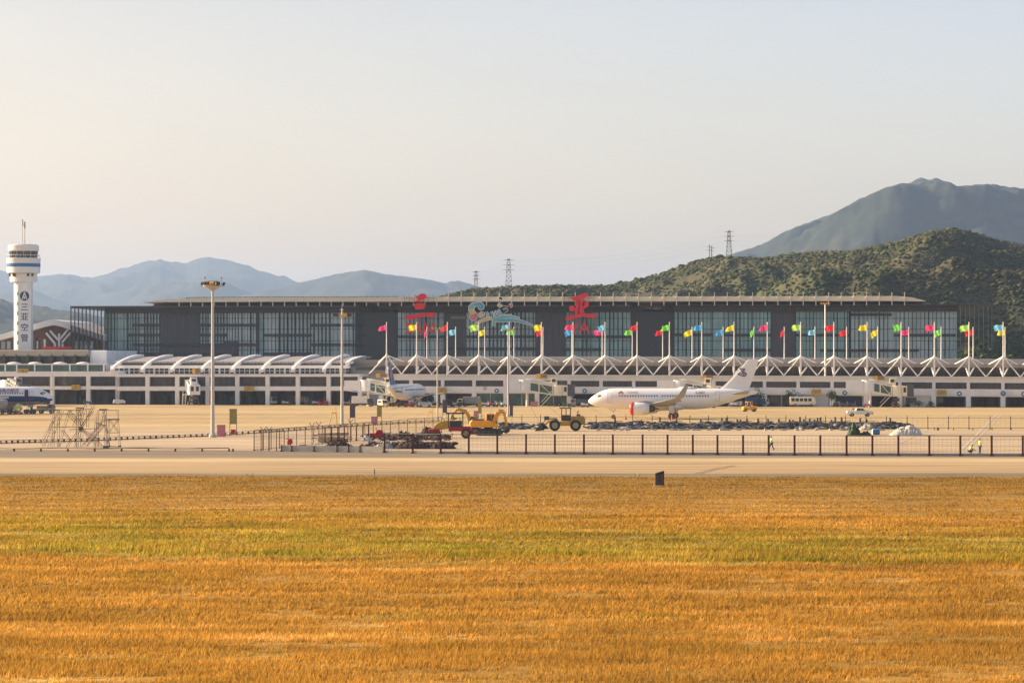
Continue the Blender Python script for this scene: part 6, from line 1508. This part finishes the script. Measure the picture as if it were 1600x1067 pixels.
POSES = {
 'stand': dict(pel=(0,0,.92), che=(0,.0,1.28), nek=(0,0,1.46), hed=(.01,0,1.60), hip=.09, kn=((.02,-.10,.48),(.0,.11,.48)), an=((-.02,-.11,.08),(.02,.12,.08)), el=((.02,-.26,1.16),(-.02,.26,1.16)), wr=((.16,-.20,1.30),(.10,.24,.92))),
 'walk': dict(pel=(0,0,.90), che=(.03,0,1.27), nek=(.05,0,1.45), hed=(.07,0,1.59), hip=.09, kn=((.18,-.09,.50),(-.06,.09,.48)), an=((.26,-.09,.09),(-.34,.09,.14)), el=((-.16,-.23,1.14),(.14,.23,1.14)), wr=((-.14,-.25,.90),(.34,.22,1.0))),
 'crouch': dict(pel=(-.12,0,.38), che=(.06,0,.66), nek=(.18,0,.80), hed=(.25,0,.91), hip=.09, kn=((.24,-.14,.44),(.20,.14,.40)), an=((.05,-.13,.08),(-.02,.14,.08)), el=((.30,-.22,.52),(.30,.2,.52)), wr=((.55,-.14,.44),(.52,.12,.40))),
}
def person(label, px, py, rz, pose, vest='hivis', hat=None, trousers='trous'):
    p = {k: v for k, v in POSES[pose].items()}; V = Vector
    c = gp(px, py); t = thing('person', label, 'person', tuple(c), R(rz), 'workers in the open')
    pel, che, nek, hed = V(p['pel']), V(p['che']), V(p['nek']), V(p['hed']); N_ = {'pel': (pel, (.13,.10)), 'che': (che, (.15,.10)), 'nek': (nek, .055), 'hed0': (nek+(hed-nek)*.45, .06), 'hed': (hed, (.078,.09)), 'top': (hed+V((0,0,.09)), .06)}
    E = [('pel','che'),('che','nek'),('nek','hed0'),('hed0','hed'),('hed','top')]
    for i, sy in enumerate((-1, 1)):
        sh = che+V((0,sy*.18,.10)); N_['sh%d'%i] = (sh,.062); N_['el%d'%i] = (V(p['el'][i]),.045); N_['wr%d'%i] = (V(p['wr'][i]),.03)
        d = (V(p['wr'][i])-V(p['el'][i])).normalized(); N_['pa%d'%i] = (V(p['wr'][i])+d*.07,(.035,.018)); E += [('che','sh%d'%i),('sh%d'%i,'el%d'%i),('el%d'%i,'wr%d'%i),('wr%d'%i,'pa%d'%i)]
        hp = pel+V((0,sy*p['hip'],-.04)); kn, an = V(p['kn'][i]), V(p['an'][i]); N_['hp%d'%i] = (hp,.085); N_['kn%d'%i] = (kn,.058); N_['an%d'%i] = (an,.04); N_['to%d'%i] = (an+V((.16,0,-.04)),.035)
        E += [('pel','hp%d'%i),('hp%d'%i,'kn%d'%i),('kn%d'%i,'an%d'%i),('an%d'%i,'to%d'%i)]
    body = skin_mesh(N_, E, M['skin'], 'body', t, 1)
    b = MB()      # fingers, nose and ears joined into the body mesh
    for i in (0,1):
        w_ = N_['pa%d'%i][0]; d = (w_-N_['wr%d'%i][0]).normalized(); sdv = d.cross(V((0,1,0)));  sdv = sdv.normalized() if sdv.length > .1 else V((1,0,0))
        for k, L_ in enumerate((.065,.078,.072,.055)):
            o_ = sdv*(-.027+.018*k); m1 = w_+o_+d*L_*.6; b.bar(w_+o_, m1, .009, 0, 6); b.bar(m1, m1+(d+V((0,-.5 if i else .5,-.3))).normalized()*L_*.45, .008, 0, 6, .006)
        b.bar(w_-d*.04-sdv*.03, w_-sdv*.06+d*.01, .011, 0, 6, .008)
    b.ball(hed+V((.095,0,-.005)), (.02,.014,.022), 0, 8, 6); 
    for sy in (-1,1): b.ball(hed+V((0,sy*.088,0)), (.02,.012,.03), 0, 8, 6)
    me = bpy.data.meshes.new('x'); me.from_pydata(b.v, [], b.f); bmm = bmesh.new(); bmm.from_mesh(body.data); bmm.from_mesh(me); bmm.to_mesh(body.data); bmm.free()
    b = MB()
    for sy in (-1,1): b.ball(hed+V((.083,sy*.032,.012)), .011, 0, 8, 6)
    b.ball(hed+V((.085,0,-.045)), (.008,.024,.006), 0, 8, 6); b.build('face', M['hair'], body)
    VN = {'a': (pel+(che-pel)*.1, (.155,.125)), 'b': (che, (.175,.125)), 'c': (nek-(nek-che)*.25, (.09,.08))}; VE = [('a','b'),('b','c')]
    for i in (0,1): s_ = N_['sh%d'%i][0]; VN['s%d'%i] = (s_, .08); VN['e%d'%i] = (s_+(V(p['el'][i])-s_)*.6, .062); VE += [('b','s%d'%i),('s%d'%i,'e%d'%i)]
    skin_mesh(VN, VE, M[vest], 'vest', t, 1)
    TN = {'p': (pel, (.15,.12))}; TE = []
    for i in (0,1):
        for a_, r_ in (('hp',.098),('kn',.072)): TN[a_+str(i)] = (N_[a_+str(i)][0], r_)
        TN['c%d'%i] = (N_['an%d'%i][0]+(N_['kn%d'%i][0]-N_['an%d'%i][0])*.1, .06); TE += [('p','hp%d'%i),('hp%d'%i,'kn%d'%i),('kn%d'%i,'c%d'%i)]
    skin_mesh(TN, TE, M[trousers], 'trousers', t, 1)
    for i in (0,1):
        a_ = N_['an%d'%i][0]; b = MB(); b.ball(a_+V((.07,0,-.035)), (.14,.055,.05), 0, 10, 6); b.build('shoe', M['black'], t, smooth=True)
    b = MB()
    if hat: b.lathe([(.135,-.01),(.118,.0),(.112,.06),(.07,.11),(.01,.125)], tuple(hed+V((0,0,.06))), 14); b.ball(hed+V((.1,0,.06)), (.07,.07,.01)); b.build('hard_hat', M[hat], t)
    else: b.ball(hed+V((-.015,0,.035)), (.098,.093,.095), 0, 12, 8, .04); b.build('hair', M['hair'], t)
person('worker in green vest and red helmet standing right of the crouching worker', 1531.3, 708.8, 200, 'stand', hat='redp', trousers='navy')
person('worker in bright green vest crouching and reaching right', 1516, 709.0, 10, 'crouch')
person('worker in green vest walking behind a fence post', 1205.5, 703.5, 200, 'walk', trousers='trous')
person('far figure in white shirt standing among the carts', 739.5, 635.3, 90, 'stand', vest='white')
person('far figure in green vest standing beside the cream lorry', 725.5, 634.8, 90, 'stand')
person('figure in green vest standing below the blue nosed airliner', 29.5, 648.5, 90, 'stand', trousers='dred')

# ================================================================== TREES, BUSHES
def tree(label, p, h, cr, trunk=True, seed=0, group=None, name='small_tree', n=420, leaf=.34, flat=1.0):
    t = thing(name, label, 'tree' if trunk else 'bush', tuple(p), 0, group); rg = random.Random(seed)
    if trunk:
        b = MB(); b.bar((0,0,0),(0,0,h*.55),h*.03,0,7,h*.018)
        for k in range(5): a = rg.uniform(0,6.28); b.bar((0,0,h*(.35+.05*k)),(math.cos(a)*cr*.6,math.sin(a)*cr*.6,h*(.6+.06*k)),h*.014,0,5,h*.006)
        b.build('trunk', M['bark'], t)
    b = MB(); cz = h-cr*flat if trunk else h*.5
    bl = [(V_, rg.uniform(.35,.6)) for V_ in [Vector((rg.gauss(0,.45),rg.gauss(0,.45),rg.gauss(0,.4))) for _ in range(9)]]
    for k in range(n):
        c_, r_ = rg.choice(bl); d = Vector((rg.gauss(0,1),rg.gauss(0,1),rg.gauss(0,1))).normalized()*r_*rg.uniform(.7,1.1)+c_
        q = Vector((d.x*cr, d.y*cr, cz+d.z*cr*flat)); 
        if q.z < .02: q.z = rg.uniform(.05,.4)
        u = Vector((rg.gauss(0,1),rg.gauss(0,1),rg.gauss(0,1))).normalized(); w_ = u.orthogonal().normalized(); s_ = leaf*rg.uniform(.6,1.3)
        b.add([q-u*s_*.5, q+w_*s_*.35, q+u*s_*.5, q-w_*s_*.35+Vector((0,0,.05))], [(0,1,2,3)])
    b.build('crown', M['leaf'], t, fix=False); return t
tree('small leafy tree behind the minibus roof', FR.W(1238,635,-1.0), 4.6, 1.7, seed=1)
tree('small tree beside the pale mast at the gate sign', FR.W(1299,635,-1.2), 4.4, 1.3, seed=2)
tree('dark bushy tree behind the white airliner tail cone', FR.W(1186,636,-2.5), 4.5, 2.0, seed=3)
for px, w_, l in ((1418,1.0,'round dark bush, leftmost of three by the right bridge'),(1432,1.35,'widest round dark bush in the middle of the three'),(1454,1.25,'round dark bush right of the small window'),(1229,.7,'low green bush just left of the minibus')):
    tree(l, FR.W(px,637,-1.8), 1.6 if px > 1300 else 1.0, w_, False, seed=px, group='clipped bushes along the wall', name='round_bush', n=300, leaf=.3, flat=.75)
rg = random.Random(31)
for k, (px, yt, D, cr) in enumerate(((1512,548,760,4),(1530,536,790,5),(1549,532,800,5.5),(1566,541,775,4.5),(1584,533,800,6),(1603,528,790,6),(1540,552,740,3.5),(1572,551,745,3.8),(1594,549,742,4),(1620,540,770,6))):
    p = at(px, 580, D); p.z = -.05; tree(f'leafy green tree behind the right end of the concourse, {ORD[k] if k < 9 else "last"} from the left', p, H+(Y0-yt)/F*D, cr, seed=50+k, group='trees behind the right end', name='leafy_tree', n=900, leaf=1.0)

# ================================================================== PYLONS
def pylon(label, px, yt, yb, D, w_, kind='lattice'):
    p = at(px, yb, D); h = (yb-yt)/F*D + 6; t = thing('transmission_tower', label, 'pylon', (p.x, D, p.z-6), 0, 'pylons on the ridge')
    b = MB()
    if kind == 'lattice':
        n = 9; lv = [(k/n*h, w_*(1-.72*(k/n)**.8)) for k in range(n+1)]
        for (z0, a0), (z1, a1) in zip(lv, lv[1:]):
            C0 = [Vector((sx*a0/2,sy*a0/2,z0)) for sx, sy in ((-1,-1),(1,-1),(1,1),(-1,1))]; C1 = [Vector((sx*a1/2,sy*a1/2,z1)) for sx, sy in ((-1,-1),(1,-1),(1,1),(-1,1))]
            for i in range(4): b.bar(C0[i],C1[i],.13,0,4); b.bar(C0[i],C1[(i+1)%4],.07,0,4); b.bar(C1[i],C1[(i+1)%4],.07,0,4); b.bar(C0[(i+1)%4],C1[i],.07,0,4)
        b.build('lattice', M['meshw'], t)
        b = MB()
        for z in (h*.72,h*.84,h*.97): b.bar((-w_*.62,0,z),(w_*.62,0,z),.14,0,4); b.box(-.5,.5,-.5,.5,z-.3,z+.3)
        b.build('crossarm', M['meshw'], t)
    else:
        b.bar((0,0,0),(0,0,h),.35,0,8,.2); b.build('pole', M['meshw'], t)
        b = MB(); 
        for z in (h*.75,h*.9): b.bar((-1.6,0,z),(1.6,0,z),.12,0,4)
        b.build('crossarm', M['meshw'], t)
    return t
pylon('lattice pylon on the ridge left of centre, shorter of the two', 743.8, 423.5, 452, 1400, 3.6); pylon('tall lattice pylon on the ridge above the rainbow logo', 794.8, 404.5, 449, 1400, 5.0)
pylon('tallest lattice pylon on the right ridge beside the blue mountain', 1139, 360.5, 400, 1400, 4.2)
pylon('thin twin pole on the right ridge, left one', 1108.5, 382, 400, 1400, 2, 'pole'); pylon('thin twin pole on the right ridge, right one', 1112, 384, 400, 1400, 2, 'pole')
b = MB()
for ya, yb_ in ((409,368),(416,376),(423,383)):
    for (x0, y0_), (x1, y1_) in (((743.8,ya+20),(794.8,ya)),((794.8,ya),(1139,yb_)),((1139,yb_),(1700,yb_-30))):
        P0, P1 = at(x0,y0_,1400), at(x1,y1_,1400); n = 14; pts = []
        for k in range(n+1): q = k/n; v = P0.lerp(P1,q); v.z -= (P1-P0).length*.03*4*q*(1-q); pts.append(v)
        b.path(pts, .02, 0, 3)
tag(b.build('power_line', M['meshw'], None, fix=False), 'faint power lines slung between the ridge pylons', 'power line')
# ================================================================== HAZE
hm = bpy.data.materials.new('haze_air'); hm.use_nodes = True; t = hm.node_tree; t.nodes.clear()
pv = t.nodes.new('ShaderNodeVolumePrincipled'); pv.inputs['Density'].default_value = 6.2e-5
pv.inputs['Color'].default_value = (.44, .64, 1.0, 1); pv.inputs['Anisotropy'].default_value = .35
ou = t.nodes.new('ShaderNodeOutputMaterial'); t.links.new(pv.outputs[0], ou.inputs['Volume'])
hz = MB(); hz.box(-17000, 17000, -3500, 16500, -1.1, 640)
tag(hz.build('haze', hm), kind='stuff')
